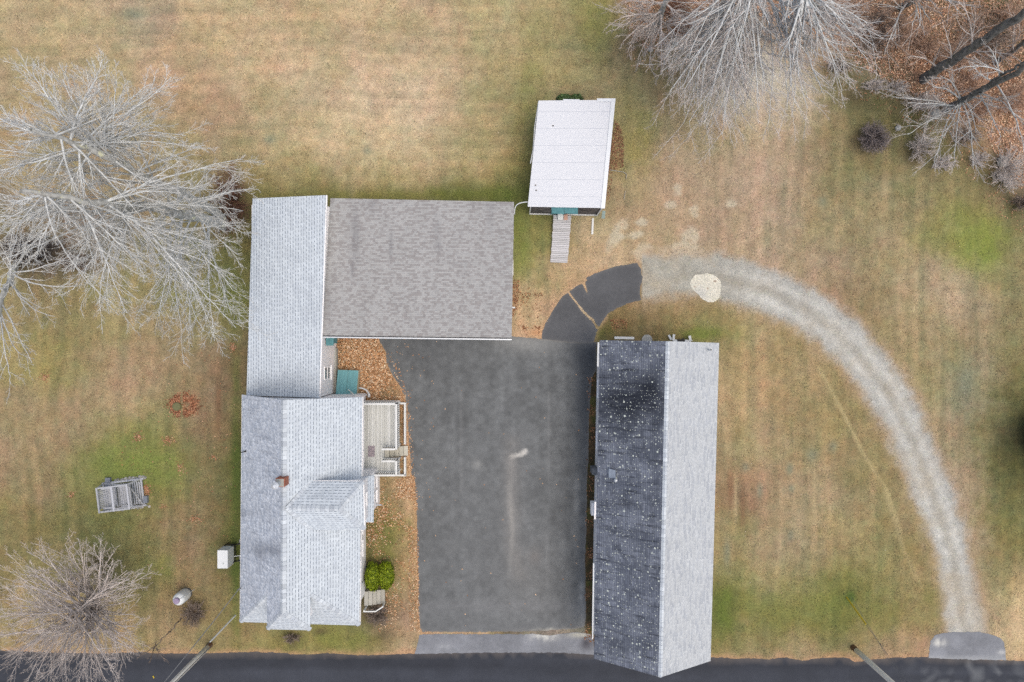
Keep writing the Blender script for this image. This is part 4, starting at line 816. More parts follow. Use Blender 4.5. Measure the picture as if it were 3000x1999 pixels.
m_ = MB()
for s0, s1, zz in ((1615, 1652, 0), (1652.5, 1692, .015)):
    q = [V(s0, 606, 2.52+zz), V(s0+2, 625, 2.05+zz), V(s1+1, 628, 2.05+zz), V(s1+1, 608, 2.52+zz)]
    m_.hexa([p-Vector((0, 0, .04)) for p in q], q)
obj('awning', m_, M['teal'], shed)
m_ = MB(); m_.bar(b0+outw*.03+Vector((0, 0, .1)), b1+outw*.03+Vector((0, 0, .1)), .06, .14); m_.bar(b1+outw*.02+dirw*.02+Vector((0, 0, 0)), b1+outw*.02+dirw*.02+Vector((0, 0, 2.55)), .08, .08); m_.bar(b0+outw*.02, b0+outw*.02+Vector((0, 0, 2.55)), .06, .06)
obj('wall_trim', m_, M['whitewood'], shed)
m_ = MB(); q = [V(1765, 618, 1.6), V(1762, 640, .9), V(1772, 641, .9), V(1774, 618, 1.6)]; m_.hexa([p-Vector((0, 0, .05)) for p in q], q); obj('side_panel', m_, simple('pale_green_paint', C(176, 196, 190), .6, .1, 5), shed)
m_ = MB(); m_.tube([V(1578, 297, 2.6), V(1567, 370, 2.6), V(1562, 440, 2.6), V(1554, 480, 2.6)], .035, 6); obj('gutter', m_, M['cablewhite'], shed)
m_ = MB(); 
for k in range(5): m_.tube([V(rng.uniform(1580, 1620), rng.uniform(320, 600), 2.77), V(1600, 400, 2.77)], 0, 3) if False else None
for px, py in ((1569, 543), (1571, 558), (1620, 369)): m_ = MB(); a = V(px, py, 2.765); m_.box(a.x-.05, a.y-.03, 2.762, a.x+.05, a.y+.03, 2.775); obj('roof_patch', m_, M['black'], shed)
# window on the back and the sides of the shed
mid = (wb[1]+wb[2])/2; dd_ = (wb[2]-wb[1]).normalized(); window(shed, mid+Vector((0, 0, 1.5)), (dd_.y, -dd_.x), .8, .8)

# ------------------------------------------------------------------ deck, steps, ramp, cellar doors
def wcol(base, var=12): 
    k = random.uniform(-var, var); return C(base[0]+k, base[1]+k, base[2]+k*1.1)
deck = thing('deck', 'weathered grey wooden deck with white railings on the house side of the driveway', 'deck', (-8.2, -6, 0))
X0, X1, Y0, Y1, ZF = -9.36, -7.10, -3.85, -8.35, .85
sx0, sy0, sy1 = -8.05, -6.72, -7.38             # stair notch
m_ = MB(); x = X0; bwid = .118
while x < X1-.02:
    xa, xb = x+.004, min(x+bwid-.004, X1); c_ = wcol((224, 224, 220) if x > -9.1 else (212, 211, 206), 16)
    for ya, yb in (((Y0, Y1),) if xb < sx0+.01 else ((Y0, sy0), (sy1, Y1))): m_.box(xa, ya, ZF-.035, xb, yb, ZF, c_)
    x += bwid
obj('floor_boards', m_, M['wood'], deck)
m_ = MB()
for y in np.linspace(Y0+.05, Y1-.05, 7): m_.bar((X0, y, ZF-.12), (sx0-.02 if sy1 < y < sy0 else X1, y, ZF-.12), .04, .15)
for y in (Y0-.02, Y1+.02): m_.bar((X0, y, ZF-.11), (X1, y, ZF-.11), .03, .2)
for x_, y in ((X1-.1, Y0-.1), (X1-.1, Y1+.1), (X1-.1, sy0+.1), (X1-.1, sy1-.1), (X0+.6, Y0-.1), (X0+.6, Y1+.1)): m_.box(x_-.05, y-.05, 0, x_+.05, y+.05, ZF-.04)
obj('joists', m_, M['whitewood'], deck)
def rail(a, b, inner=(0, 0)):
    a = Vector(a); b = Vector(b); top = 1.02
    r = MB(); r.bar(a+Vector((0, 0, top)), b+Vector((0, 0, top)), .115, .04); r.bar(a+Vector((0, 0, top-.06)), b+Vector((0, 0, top-.06)), .04, .08)
    ro = obj('railing', r, M['whitewood'], deck)
    r = MB(); r.bar(a+Vector((0, 0, .12)), b+Vector((0, 0, .12)), .04, .08); obj('bottom_rail', r, M['whitewood'], ro)
    L = (b-a).length; n = max(2, int(L/.13)); q = MB()
    for i in range(n+1):
        p = a.lerp(b, i/n); q.box(p.x-.018, p.y-.018, p.z+.1, p.x+.018, p.y+.018, p.z+top-.03)
    obj('balusters', q, M['dark'] if False else M['balu'], ro)
M['balu'] = simple('grey_baluster_wood', C(130, 130, 128), .8, .2, 8)
rail((X1-.04, Y0-.05, ZF), (X1-.04, sy0+.02, ZF)); rail((X1-.04, sy1-.02, ZF), (X1-.04, Y1+.05, ZF))
rail((X0+.1, Y0-.04, ZF), (X1-.12, Y0-.04, ZF)); rail((X0+.05, Y1+.06, ZF), (X1-.12, Y1+.06, ZF))
rail((sx0, sy0+.04, ZF), (X1-.12, sy0+.04, ZF)); rail((sx0, sy1-.04, ZF), (X1-.12, sy1-.04, ZF))
m_ = MB(); m_.bar((X0+.04, Y0, ZF+.55), (X0+.04, Y1, ZF+.55), .16, .06); obj('wall_board', m_, M['white'], deck)
m_ = MB(); n_ = 5
for i in range(n_):
    xa = sx0+.01+i*.27; m_.box(xa, sy0-.02, ZF-.17*(i)-.06-.02, xa+.27, sy1+.02, ZF-.17*i-.02, wcol((205, 200, 186), 10))
    m_.box(xa+.235, sy0-.02, max(.01, ZF-.17*(i+1)-.02), xa+.262, sy1+.02, ZF-.17*i-.085, wcol((150, 146, 138), 8))
obj('stairs', m_, M['wood'], deck)
m_ = MB()
for a, b in (((-6.86, -4.05, .16), (-6.86, sy0+.1, .16)), ((-6.86, sy1-.05, .16), (-6.86, -8.6, .16)), ((-7.15, -4.0, .16), (-6.8, -4.0, .16)), ((-8.2, -8.6, .16), (-6.8, -8.6, .16))):
    m_.bar(a, b, .11, .3)
obj('kerb_board', m_, M['whitewood'], deck)
def matm():
    n = NT('patterned_door_mat', .95); g = n.sep(n.obj())
    a = n.math('SINE', n.math('MULTIPLY', n.math('ADD', g[0], g[1]), 55)); b = n.math('SINE', n.math('MULTIPLY', n.math('SUBTRACT', g[0], g[1]), 55))
    m = n.math('GREATER_THAN', n.math('MULTIPLY', a, b), 0); c = n.mix(m, C(90, 88, 94), C(208, 192, 198)); return n.done(c)
M['mat'] = matm()
m_ = MB(); m_.box(-9.1, -6.62, ZF+.001, -8.68, -7.32, ZF+.012); mo = obj('door_mat', m_, M['mat']); tag(mo, 'small pink and grey patterned door mat lying on the deck', 'door mat')

cel = thing('cellar_bulkhead', 'faded teal sloping cellar hatch between house wall and leaf pile', 'cellar hatch', (-10.2, -3, 0))
q = [V(990, 1084, .95), V(982, 1172, .95), V(1043, 1172, .6), V(1050, 1086, .6)]
m_ = MB(); mid0, mid1 = q[0].lerp(q[3], .5), q[1].lerp(q[2], .5); dz = Vector((0, 0, .04))
for a, b, c, d_ in ((q[0], q[1], mid1-Vector((.008, 0, 0)), mid0-Vector((.008, 0, 0))), (mid0+Vector((.008, 0, 0)), mid1+Vector((.008, 0, 0)), q[2], q[3])):
    pm = MB(); pm.hexa([p-dz for p in (a, b, c, d_)], [a, b, c, d_]); obj('hatch_door', pm, M['teal'], cel)
m_.hexa([Vector((p.x*.995-.05, p.y, 0)) for p in q], [p-Vector((0, 0, .05)) for p in q]); obj('frame', m_, simple('hatch_frame', C(206, 190, 160), .8, .2, 5), cel)
m_ = MB(); a = mid1.lerp(mid0, .35)+Vector((.1, 0, .02)); m_.tube([a, a+Vector((.15, -.1, .03)), a+Vector((.35, -.28, .01))], .02, 6); m_.tube([a+Vector((.3, -.25, 0)), a+Vector((.12, -.2, .02))], .015, 6)
tag(obj('fallen_twig', m_, M['polewood']), 'short forked brown twig lying on the teal cellar hatch', 'twig')

m_ = MB(); m_.tube([V(1052, 1137, .1), V(1062, 1138, .12), V(1073, 1143, .12), V(1079, 1151, .1)], .055, 8); m_.tube([V(1079, 1151, .1), V(1081, 1156, .12), V(1081, 1164, .12)], [.055, .09, .09], 8)
tag(obj('drain_pipe', m_, M['cablewhite']), 'short curved white drain pipe lying on leaves by the deck', 'drain pipe')

st = thing('front_steps', 'weathered grey wooden front steps just below the round evergreen bush', 'steps', (-8.9, -16.9, 0))
m_ = MB(); xs = -9.4
for i in range(5): m_.box(xs+i*.25, -15.95, 0.1, xs+i*.25+.24, -16.85, .56-i*.09, wcol((190, 186, 176), 12))
obj('treads', m_, M['wood'], st)
m_ = MB(); m_.bar((-9.35, -17.0, 1.1), (-8.6, -17.05, .95), .07, .06); m_.bar((-8.6, -17.05, .95), (-8.15, -16.8, .8), .07, .06); m_.bar((-8.2, -16.83, 0), (-8.2, -16.83, .8), .08, .08); m_.bar((-9.3, -16.97, 0), (-9.3, -16.97, 1.1), .08, .08)
obj('handrail', m_, M['whitewood'], st)

ramp = thing('ramp', 'grey plank ramp leading down from the shed door', 'ramp', (2.8, 6.5, 0))
m_ = MB(); a0, a1, b0_, b1_ = V(1622, 630, .42), V(1674, 632, .42), V(1613, 769, .06), V(1663, 771, .06)
n_ = 26
for i in range(n_):
    t0, t1 = (i+.07)/n_, (i+.93)/n_; w = random.uniform(-.02, .02); s = Vector((w, 0, 0)); q = [a0.lerp(b0_, t1)+s, a1.lerp(b1_, t1)+s, a1.lerp(b1_, t0)+s, a0.lerp(b0_, t0)+s]
    m_.hexa([p-Vector((0, 0, .035)) for p in q], q, wcol((208, 206, 208), 14))
obj('planks', m_, M['woodx'], ramp)
m_ = MB()
for t in (.08, .92): m_.bar(a0.lerp(a1, t)-Vector((0, 0, .09)), b0_.lerp(b1_, t)-Vector((0, 0, .045)), .05, .08)
obj('stringer', m_, M['poledark'], ramp)
m_ = MB(); q = P(1634, 627, .5); m_.box(q[0], q[1], .43, q[0]+.34, q[1]-.38, .52); tag(obj('wooden_box', m_, M['whitewood']), 'small grey wooden box at the top of the shed ramp', 'box')
m_ = MB(); q = P(1651, 628, .5); m_.box(q[0]+.02, q[1], .43, q[0]+.27, q[1]-.36, .445); tag(obj('door_mat', m_, simple('salmon_mat', C(214, 170, 150), .9, .15, 12)), 'salmon coloured mat at the top of the plank ramp', 'door mat')
def stick(name, label, cat, pts, w, h, m, group=None):
    m_ = MB()
    for a, b in zip(pts[:-1], pts[1:]): m_.bar(V(*a), V(*b), w, h)
    return tag(obj(name, m_, m), label, cat, group)
stick('timber', 'long grey timber lying in the grass south of the shed corner', 'timber', [(1737, 640, .04), (1735, 687, .04)], .12, .08, M['whitewood'])
stick('garden_edging', 'white edging strip bent around the grass east of the shed', 'edging', [(1786, 498, .05), (1828, 505, .05), (1836, 512, .05), (1834, 525, .05)], .035, .05, M['concrete'])
stick('garden_edging', 'short upright white edging piece further down the grass east of the shed', 'edging', [(1832, 560, .03), (1828, 585, .03)], .03, .04, M['concrete'])
stick('timber', 'thin grey board lying on the grass along the north end of the barn', 'board', [(1800, 990, .05), (1858, 991, .05)], .16, .06, M['whitewood'])
def slabcol(): return M['whitewood']
# saw-horse like frame pieces north of the barn
sh_ = thing('sawhorse', 'low grey wooden frame with black cloth at the north end of the barn', 'frame', (10.8, .1, 0))
for a, b, w in (((1959, 982, .2), (1967, 996, .2), .13), ((1974, 980, .3), (1973, 998, .3), .14), ((2020, 984, .3), (2023, 999, .3), .15), ((1974, 997, .26), (1986, 1001, .26), .16), ((2006, 999, .26), (2024, 1001, .26), .16)): m_ = MB(); m_.bar(V(*a), V(*b), w, .06); obj('rail', m_, M['whitewood'], sh_)
for px, py in ((1960, 984), (1974, 982), (2020, 986), (2024, 998), (1976, 998)): a = V(px, py, 0); m_ = MB(); m_.box(a.x-.03, a.y-.03, 0, a.x+.03, a.y+.03, .27); obj('leg', m_, M['whitewood'], sh_)

m_ = MB(); q = [V(1985, 1002, .25), V(1983, 994, .25), V(1994, 995, .27), V(2003, 990, .25), V(2005, 1003, .25)]; m_.prism([(p.x, p.y) for p in q], .29, .31); obj('cloth', m_, M['black'], sh_)

# ------------------------------------------------------------------ tanks, poles, cables
tk = thing('oil_tank', 'white upright oil tank on black legs beside the west wall of the farmhouse', 'oil tank', (-18, -13.5, 0))
m_ = MB(); q0, q1 = V(638, 1612, 1.5), V(668, 1665, 1.5); m_.box(q0.x, q0.y, .62, q1.x, q1.y, 1.55); ob = obj('tank', m_, M['tank'], tk); bevel(ob, .2, 5); ob.data.shade_smooth()
m_ = MB()
for yy in (q0.y+.05, q1.y+.10):
    m_.bar((q0.x+.1, yy, .5), (q1.x+.32, yy, .4), .06, .06); m_.bar((q1.x+.3, yy, .05), (q1.x-.06, yy, .8), .05, .05); m_.bar((q0.x+.1, yy, .05), (q0.x+.1, yy, .75), .05, .05)
m_.bar((q1.x+.04, q0.y+.05, .5), (q1.x+.04, q1.y+.1, .5), .05, .05)
obj('legs', m_, M['black'], tk)
m_ = MB()
for yy in (q0.y+.08, q1.y+.14): m_ = MB(); m_.box(q1.x+.12, yy-.16, 0, q1.x+.52, yy+.16, .06); obj('pad', m_, M['concrete'], tk)
m_ = MB(); m_.tube([(q1.x-.02, q1.y+.45, .6), (q1.x+.4, q1.y+.48, .5), (-15.7, q1.y+.46, .55)], .025, 8); m_.tube([(q0.x+.35, q1.y+.3, 1.54), (q0.x+.35, q1.y+.3, 1.62)], .05, 8); obj('pipe', m_, M['cablewhite'], tk)
pt = thing('propane_tank', 'white upright propane cylinder with a purple cap on the lawn', 'propane tank', (-21, -16.3, 0))
c0 = V(547, 1738, 0); prf = [(.0, .1), (.3, .1), (.36, .16), (.385, .28), (.385, 1.0), (.375, 1.06), (.33, 1.17), (.25, 1.24), (.16, 1.27)]
m_ = MB(); N_ = 28
def lathe(mb, c, prf, N_=28):
    for (r0, z0), (r1, z1) in zip(prf[:-1], prf[1:]):
        for k in range(N_):
            a0, a1 = 2*math.pi*k/N_, 2*math.pi*(k+1)/N_
            mb.face([(c[0]+r0*math.cos(a0), c[1]+r0*math.sin(a0), z0), (c[0]+r0*math.cos(a1), c[1]+r0*math.sin(a1), z0), (c[0]+r1*math.cos(a1), c[1]+r1*math.sin(a1), z1), (c[0]+r1*math.cos(a0), c[1]+r1*math.sin(a0), z1)][::1])
lathe(m_, c0, prf); obj('tank', m_, M['tank'], pt, smooth=True, merge=True)
m_ = MB(); lathe(m_, c0, [(.19, 1.24), (.19, 1.38), (.17, 1.41), (0, 1.42)]); obj('valve_cap', m_, M['purple'], pt)
m_ = MB(); lathe(m_, c0, [(.36, 0), (.36, .2), (.34, .2)]); obj('foot_ring', m_, M['cable'], pt)
m_ = MB(); m_.tube([c0+Vector((.18, .1, 1.3)), c0+Vector((.42, .2, 1.1)), c0+Vector((.5, .25, .02))], .02, 6); obj('pipe', m_, M['cablewhite'], pt)

def pole(base, hgt, label):
    t = thing('utility_pole', label, 'utility pole', tuple(base), 'utility poles along the road')
    m_ = MB(); b = Vector(base); m_.tube([b+Vector((0, 0, .0)), b+Vector((0, 0, 2.0)), b+Vector((0, 0, hgt))], [.17, .16, .11], 14); obj('pole', m_, M['polewood'], t, merge=True, smooth=True)
    m_ = MB(); m_.tube([b, b+Vector((0, 0, .45))], [.185, .178], 14); obj('pole_foot', m_, M['poledark'], t)
    m_ = MB(); m_.tube([b+Vector((.17, .02, .1)), b+Vector((.155, .02, 6))], .025, 6); obj('conduit', m_, M['cable'], t)
    m_ = MB(); z = hgt-.6; m_.bar(b+Vector((-1.2, 0, z)), b+Vector((1.2, 0, z)), .1, .12); obj('crossarm', m_, M['polewood'], t)
    m_ = MB()
    for x in (-1.05, -.4, .4, 1.05): m_ = MB(); m_.tube([b+Vector((x, 0, z+.06)), b+Vector((x, 0, z+.22))], [.05, .035], 8); obj('insulator', m_, M['cablewhite'], t)
    return t
LP, RP = V(616, 1889, 0), V(2499, 1897, 0)
pole(LP, 9.6, 'tall wooden utility pole left of the farmhouse by the road'); pole(RP, 9.6, 'tall wooden utility pole beyond the barn, near the yellow guy guard')
def guy(anchor, top, glen, mat_, label, wire_label):
    a = Vector(anchor); t = Vector(top); d = (t-a).normalized()
    g = MB(); g.tube([a, a+d*glen], .045, 8); o = obj('guy_guard', g, mat_); tag(o, label, 'guy guard')
    g = MB(); g.tube([a+d*glen, t], .012, 5); tag(obj('guy_wire', g, M['cable']), wire_label, 'wire')
guy(V(690, 1803, 0), LP+Vector((.1, .1, 8.8)), 2.75, M['cablewhite'], 'white plastic guard on the guy wire beside the farmhouse corner', 'thin guy wire rising to the utility pole left of the house')
guy(V(2480, 1750, 0), RP+Vector((0, .1, 8.2)), 2.35, M['yellow'], 'yellow guard sleeve on a guy wire on the lawn', 'guy wire continuing above the yellow guard')
g = MB(); g.tube([V(2482, 1753, 0)+Vector((.25, .1, 0)), RP+Vector((0.05, .1, 6.4))], .010, 5); tag(obj('guy_wire', g, M['cable']), 'second thin guy wire right of the yellow guard', 'wire')
g = MB(); a = V(703, 1722, 4.85); b = LP+Vector((0, .1, 9.2))
pts = [a.lerp(b, i/16)-Vector((0, 0, .55*math.sin(math.pi*i/16))) for i in range(17)]
g.tube(pts, .022, 6); tag(obj('service_cable', g, M['cable']), 'overhead service cable from house mast to the left pole', 'cable')
g = MB(); a = V(1507, 628, 2.9); b = V(1546, 592, 2.7); pts = [a.lerp(b, i/8)+Vector((-.25*math.sin(math.pi*i/8), .22*math.sin(math.pi*i/8), -.1*math.sin(math.pi*i/8))) for i in range(9)]
g.tube(pts, .03, 6); tag(obj('white_cable', g, M['cablewhite']), 'curved white cable strung between garage and shed', 'cable')
m_ = MB(); a = V(1413/3.137, 1512/3.137+1500, 0); m_.bar((a.x-.03, a.y+.05, .03), (a.x+.03, a.y-.09, .03), .07, .03); tag(obj('road_reflector', m_, M['yellow']), 'tiny yellow marker on the dark road', 'marker')

# ------------------------------------------------------------------ garden glider swing
gl = thing('garden_glider', 'weathered grey wooden double glider swing standing on the lawn', 'garden swing', (*P(365, 1448)[:2], 0))
GO = V(365, 1448, 0); GA = math.radians(7)
def G(x, y, z): return (GO.x+x*math.cos(GA)-y*math.sin(GA), GO.y+x*math.sin(GA)+y*math.cos(GA), z)
gray = (188, 190, 196)
def gobj(name, bars):
    m_ = MB()
    for a, b, w, h in bars: m_.bar(G(*a), G(*b), w, h, col=wcol(gray, 16))
    return obj(name, m_, M['slate'], gl)
gobj('ground_rails', [((-1.3, y, .07), (1.35, y, .07), .12, .1) for y in (-.85, .85)]+[((x, -.85, .15), (x, .85, .15), .12, .06) for x in (-1.2, 1.25)])
gobj('posts', [((sx*1.2, sy*.85, .1), (sx*.95, sy*.75, 1.25), .09, .06) for sx in (-1, 1) for sy in (-1, 1)]+[((-.95, sy*.75, 1.25), (1.0, sy*.75, 1.25), .10, .06) for sy in (-1, 1)]+[((sx*.95, -.8, 1.28), (sx*.95, .8, 1.28), .10, .06) for sx in (-1, 1)]+[((-.02, -.8, 1.29), (-.02, .8, 1.29), .13, .06)])
for s, nm in ((-1, 'seat'), (1, 'seat')):
    bars = []
    for k in range(6): bars.append(((s*.30+s*.085*k, -.55, .5), (s*.30+s*.085*k, .55, .5), .07, .025))
    gobj('seat', bars)
    bars = []
    for k in range(11):
        y = -.55+k*.11; bars.append(((s*.75, y, .55), (s*1.02, y, 1.12), .085, .022))
    bars += [((s*1.02, -.6, 1.14), (s*1.02, .6, 1.14), .09, .04), ((s*.8, -.6, .62), (s*.8, .6, .62), .06, .03)]
    gobj('backrest', bars)
    gobj('armrest', [((s*.2, sy*.62, .82), (s*.95, sy*.62, .86), .11, .03) for sy in (-1, 1)])
gobj('footboard', [((x, -.6, .22), (x, .6, .22), .08, .02) for x in (-.2, -.1, 0, .1, .2)]+[((x, -.72, .16), (x, .72, .16), .09, .02) for x in np.arange(-1.0, 1.2, .14)])
gobj('brace', [((-1.2, .85, .12), (.9, .75, 1.2), .07, .05), ((-1.2, -.85, .12), (0, -.75, 1.25), .07, .05), ((.95, .8, 1.2), (1.25, -.8, .2), .06, .05)])
for i, (x, y, w, h, lab) in enumerate(((320, 1412, 14, 26, 'blue-grey paving block at the top left corner of the glider'), (430, 1462, 12, 20, 'grey paving block at the right end of the glider'))):
    m_ = MB(); a = V(x-w/2, y-h/2); b = V(x+w/2, y+h/2); m_.box(a.x, a.y, 0, b.x, b.y, .2, col=C(132, 138, 150)); tag(bevel(obj('paving_block', m_, M['slate']), .02), lab, 'block', 'blocks around the glider')
m_ = MB()
for k in range(110):
    x, y = rng.uniform(-.5, 1.5), rng.choice([rng.uniform(.85, 1.0), rng.uniform(-1.0, -.7)]); r = rng.uniform(.04, .12); p = Vector(G(x, y, 0))
    m_.tube([p, p+Vector((rng.uniform(-.02, .02), rng.uniform(-.02, .02), r*.6))], [r, r*.55], 7, col=wcol((165, 163, 158), 25))
tag(obj('rubble', m_, M['slate']), 'pale broken stones scattered around the feet of the glider', 'stones', kind='stuff')

# stump in a ring of leaves
m_ = MB(); a = V(519, 1191, 0); m_.tube([a, a+Vector((0, 0, .12)), a+Vector((0, 0, .16))], [.32, .27, .2], 14, col=C(120, 118, 84)); tag(obj('tree_stump', m_, M['slate']), 'low mossy stump inside the ring of brown leaves', 'stump')

# ------------------------------------------------------------------ leaves on the ground
def leaves(name, label, pts, size=.10, pal=None, z=.012, h=.05, kind='stuff', group=None):
    pts = np.asarray(pts, float); n = len(pts)
    if not n: return
    yaw = rng.uniform(0, 2*math.pi, n); s = size*rng.uniform(.55, 1.35, n); tl = rng.normal(0, .35, n); tl2 = rng.normal(0, .35, n)
    L = np.array([(-1, 0), (0, -.55), (1.1, 0), (0, .55)])
    c, si = np.cos(yaw), np.sin(yaw); v = np.zeros((n, 4, 3))
    zz = z+rng.uniform(0, h, n)
    for k, (lx, ly) in enumerate(L):
        v[:, k, 0] = pts[:, 0]+(lx*c-ly*si)*s*.5; v[:, k, 1] = pts[:, 1]+(lx*si+ly*c)*s*.5
        v[:, k, 2] = np.maximum(zz+(lx*tl+ly*tl2)*s*.5, .010)
    pal = np.array(pal or [(196, 140, 96), (178, 116, 74), (214, 164, 122), (152, 96, 62), (226, 184, 146), (168, 122, 84)])
    ci = Cn(pal[rng.integers(0, len(pal), n)]*rng.uniform(.8, 1.1, (n, 1)))
    f = np.arange(n*4).reshape(n, 4)
    o = arr_obj(name, v.reshape(-1, 3), f, M['leaf'], vcol=np.repeat(ci, 4, 0)); tag(o, label, 'leaves', group, kind); return o
def scatter(poly, n, dens=None):
    poly = [tuple(p) for p in poly]; xs = [p[0] for p in poly]; ys = [p[1] for p in poly]; out = []
    while sum(len(a) for a in out) < n:
        X = rng.uniform(min(xs), max(xs), n); Y = rng.uniform(min(ys), max(ys), n); k = inside(X, Y, poly)
        if dens is not None: k &= rng.uniform(0, 1, n) < dens(X, Y)
        out.append(np.stack([X[k], Y[k]], 1))
    q = np.concatenate(out)[:n]
    return np.stack([(q[:, 0]-1500)*.022, (999.5-q[:, 1])*.022], 1)
clump = lambda s, seed, th=.5, k=5: (lambda X, Y: np.clip((fnoise(X, Y, s, seed)-th)*k, .03, 1))
oak = [(232, 184, 140), (216, 164, 120), (242, 204, 166), (196, 142, 98), (248, 218, 186), (206, 154, 108), (160, 114, 78)]
PILE = [(985, 985), (1104, 985), (1130, 1045), (1133, 1075), (1150, 1105), (1186, 1165), (1060, 1172), (1052, 1085), (985, 1080)]
def pile_d(X, Y): return np.clip(1.25-((X-1080)/75)**2*(X > 1080)-np.clip((Y-1100)/50, 0, 1)*.75-np.clip((1040-X)/60, 0, 1)*np.clip((Y-1045)/20, 0, 1)*.9, .1, 1)
leaves('fallen_leaves', 'thick pile of tan oak leaves between north wing and driveway', scatter(PILE, 5200, pile_d), .115, oak, h=.09)
leaves('fallen_leaves', 'leaves caught on the ledge along the deck and the driveway edge', np.concatenate([scatter([(1174, 1190), (1184, 1190), (1184, 1392), (1174, 1392)], 160), scatter([(1186, 1200), (1204, 1200), (1216, 1400), (1186, 1400)], 170), scatter([(1090, 1165), (1188, 1160), (1190, 1186), (1080, 1176)], 300), ]), .09, oak, h=.05)
leaves('fallen_leaves', 'loose leaves over the strip between farmhouse and driveway', np.concatenate([
    scatter([(1115, 1398), (1222, 1392), (1224, 1560), (1105, 1560)], 900, clump(26, 5, .42)), scatter([(1160, 1400), (1216, 1396), (1218, 1470), (1165, 1460)], 420), scatter([(1075, 1490), (1130, 1480), (1120, 1560), (1075, 1600)], 420),
    scatter([(1195, 1560), (1226, 1560), (1230, 1850), (1200, 1850)], 700), scatter([(1075, 1560), (1200, 1560), (1205, 1850), (1110, 1850)], 650, clump(30, 6, .45)), scatter([(1120, 1740), (1170, 1740), (1160, 1800), (1100, 1790)], 160)]), .09, oak, h=.04)
leaves('fallen_leaves', 'few single leaves blown over the asphalt driveway', np.concatenate([scatter([(1110, 990), (1340, 995), (1330, 1500), (1225, 1500), (1190, 1180)], 60, lambda X, Y: np.exp(-((X-1200)/70)**2)+.05), scatter(MAIN, 50)]), .10, [(214, 176, 140), (226, 190, 156), (190, 140, 100)], h=.03)
ring = []
for k in range(1500):
    a = rng.uniform(0, 2*math.pi); r = 1+rng.normal(0, .34)+(.25*math.cos(a)); ring.append(P(533+27*r*math.cos(a)-(4 if math.cos(a) < 0 else -4), 1187+22*r*math.sin(a))[:2])
leaves('fallen_leaves', 'ring of rust brown leaves around the stump on the west lawn', ring, .10, [(186, 128, 94), (160, 100, 70), (206, 154, 120), (130, 80, 56)], h=.07)
lw = []
for (x, y, sx, sy, n) in ((405, 1280, 12, 12, 90), (494, 1292, 16, 12, 90), (430, 1435, 9, 15, 200), (684, 1018, 8, 12, 90), (132, 1105, 12, 10, 70), (575, 1522, 16, 10, 70), (528, 1372, 14, 16, 60), (210, 1452, 10, 8, 40), (627, 1338, 10, 8, 30), (478, 1485, 8, 5, 20)):
    for k in range(n): lw.append(P(x+rng.normal(0, sx*.6), y+rng.normal(0, sy*.6))[:2])
lw += [tuple(p) for p in scatter([(300, 1050), (690, 1000), (690, 1700), (420, 1700)], 260)]
leaves('fallen_leaves', 'small clumps and single brown leaves scattered over the west lawn', lw, .085, [(200, 146, 110), (176, 120, 86), (220, 176, 144)], h=.03)
leaves('fallen_leaves', 'strip of brown leaves along the east side of the shed', np.concatenate([scatter([(1800, 350), (1822, 380), (1828, 440), (1826, 490), (1795, 500), (1780, 510)], 900), scatter([(1775, 510), (1795, 505), (1785, 600), (1772, 590)], 80)]), .085, [(170, 124, 96), (146, 100, 76), (190, 140, 108), (120, 84, 64)], h=.04)
leaves('fallen_leaves', 'brown leaves on the moss between garage and curved driveway', np.concatenate([scatter([(1502, 820), (1522, 820), (1518, 900), (1502, 930)], 260), scatter([(1500, 820), (1590, 860), (1580, 985), (1500, 985)], 260, clump(24, 7, .5)), scatter([(1785, 935), (1840, 935), (1836, 966), (1795, 965)], 130), scatter([(1720, 1100), (1744, 1100), (1740, 1880), (1712, 1880)], 500, clump(30, 8, .48))]), .09, [(176, 124, 88), (150, 98, 66), (204, 156, 118), (110, 76, 54)], h=.04)
WOODS = [(1780, -260), (1830, 20), (1850, 110), (1900, 150), (1980, 120), (2040, 160), (2100, 110), (2150, 40), (2320, 60), (2420, 130), (2520, 195), (2600, 240), (2690, 285), (2800, 330), (2880, 370), (2900, 430), (2950, 500), (3010, 560), (3300, 640), (3500, -260)]
leaves('fallen_leaves', 'brown leaves blown thinly from the woodland floor onto the lawn edge', scatter([(1800, 60), (1850, 200), (2000, 230), (2200, 140), (2420, 230), (2600, 340), (2760, 420), (2860, 560), (3000, 700), (3000, 500), (2800, 300), (2400, 100), (2000, 60)], 1100), .10, [(200, 150, 116), (176, 124, 92), (220, 176, 140)], h=.04)
leaves('fallen_leaves', 'loose oak leaves around the rim of the big leaf pile', scatter([(985, 1085), (1100, 985), (1170, 1080), (1215, 1180), (1180, 1190), (1060, 1180)], 500), .10, oak, h=.03)
leaves('leaf_litter', 'carpet of russet leaves on the woodland floor at the top right', np.concatenate([scatter(WOODS, 30000, lambda X, Y: np.clip((Y+220)/160, .15, 1)*np.clip((3200-X)/200, .15, 1)*(.55+.45*(fnoise(X, Y, 60, 9)))), ]), .12, [(228, 176, 142), (206, 154, 122), (240, 196, 162), (188, 140, 110), (246, 212, 180), (166, 126, 100)], h=.08)
leaves('fallen_leaves', 'pale bits of leaf scattered thinly over the open lawns', np.concatenate([scatter([(1850, 400), (2900, 500), (2960, 1500), (2150, 1850)], 260), scatter([(0, 0), (1700, 0), (1500, 540), (800, 540), (0, 300)], 120)]), .06, [(226, 206, 186), (214, 176, 140)], h=.03)

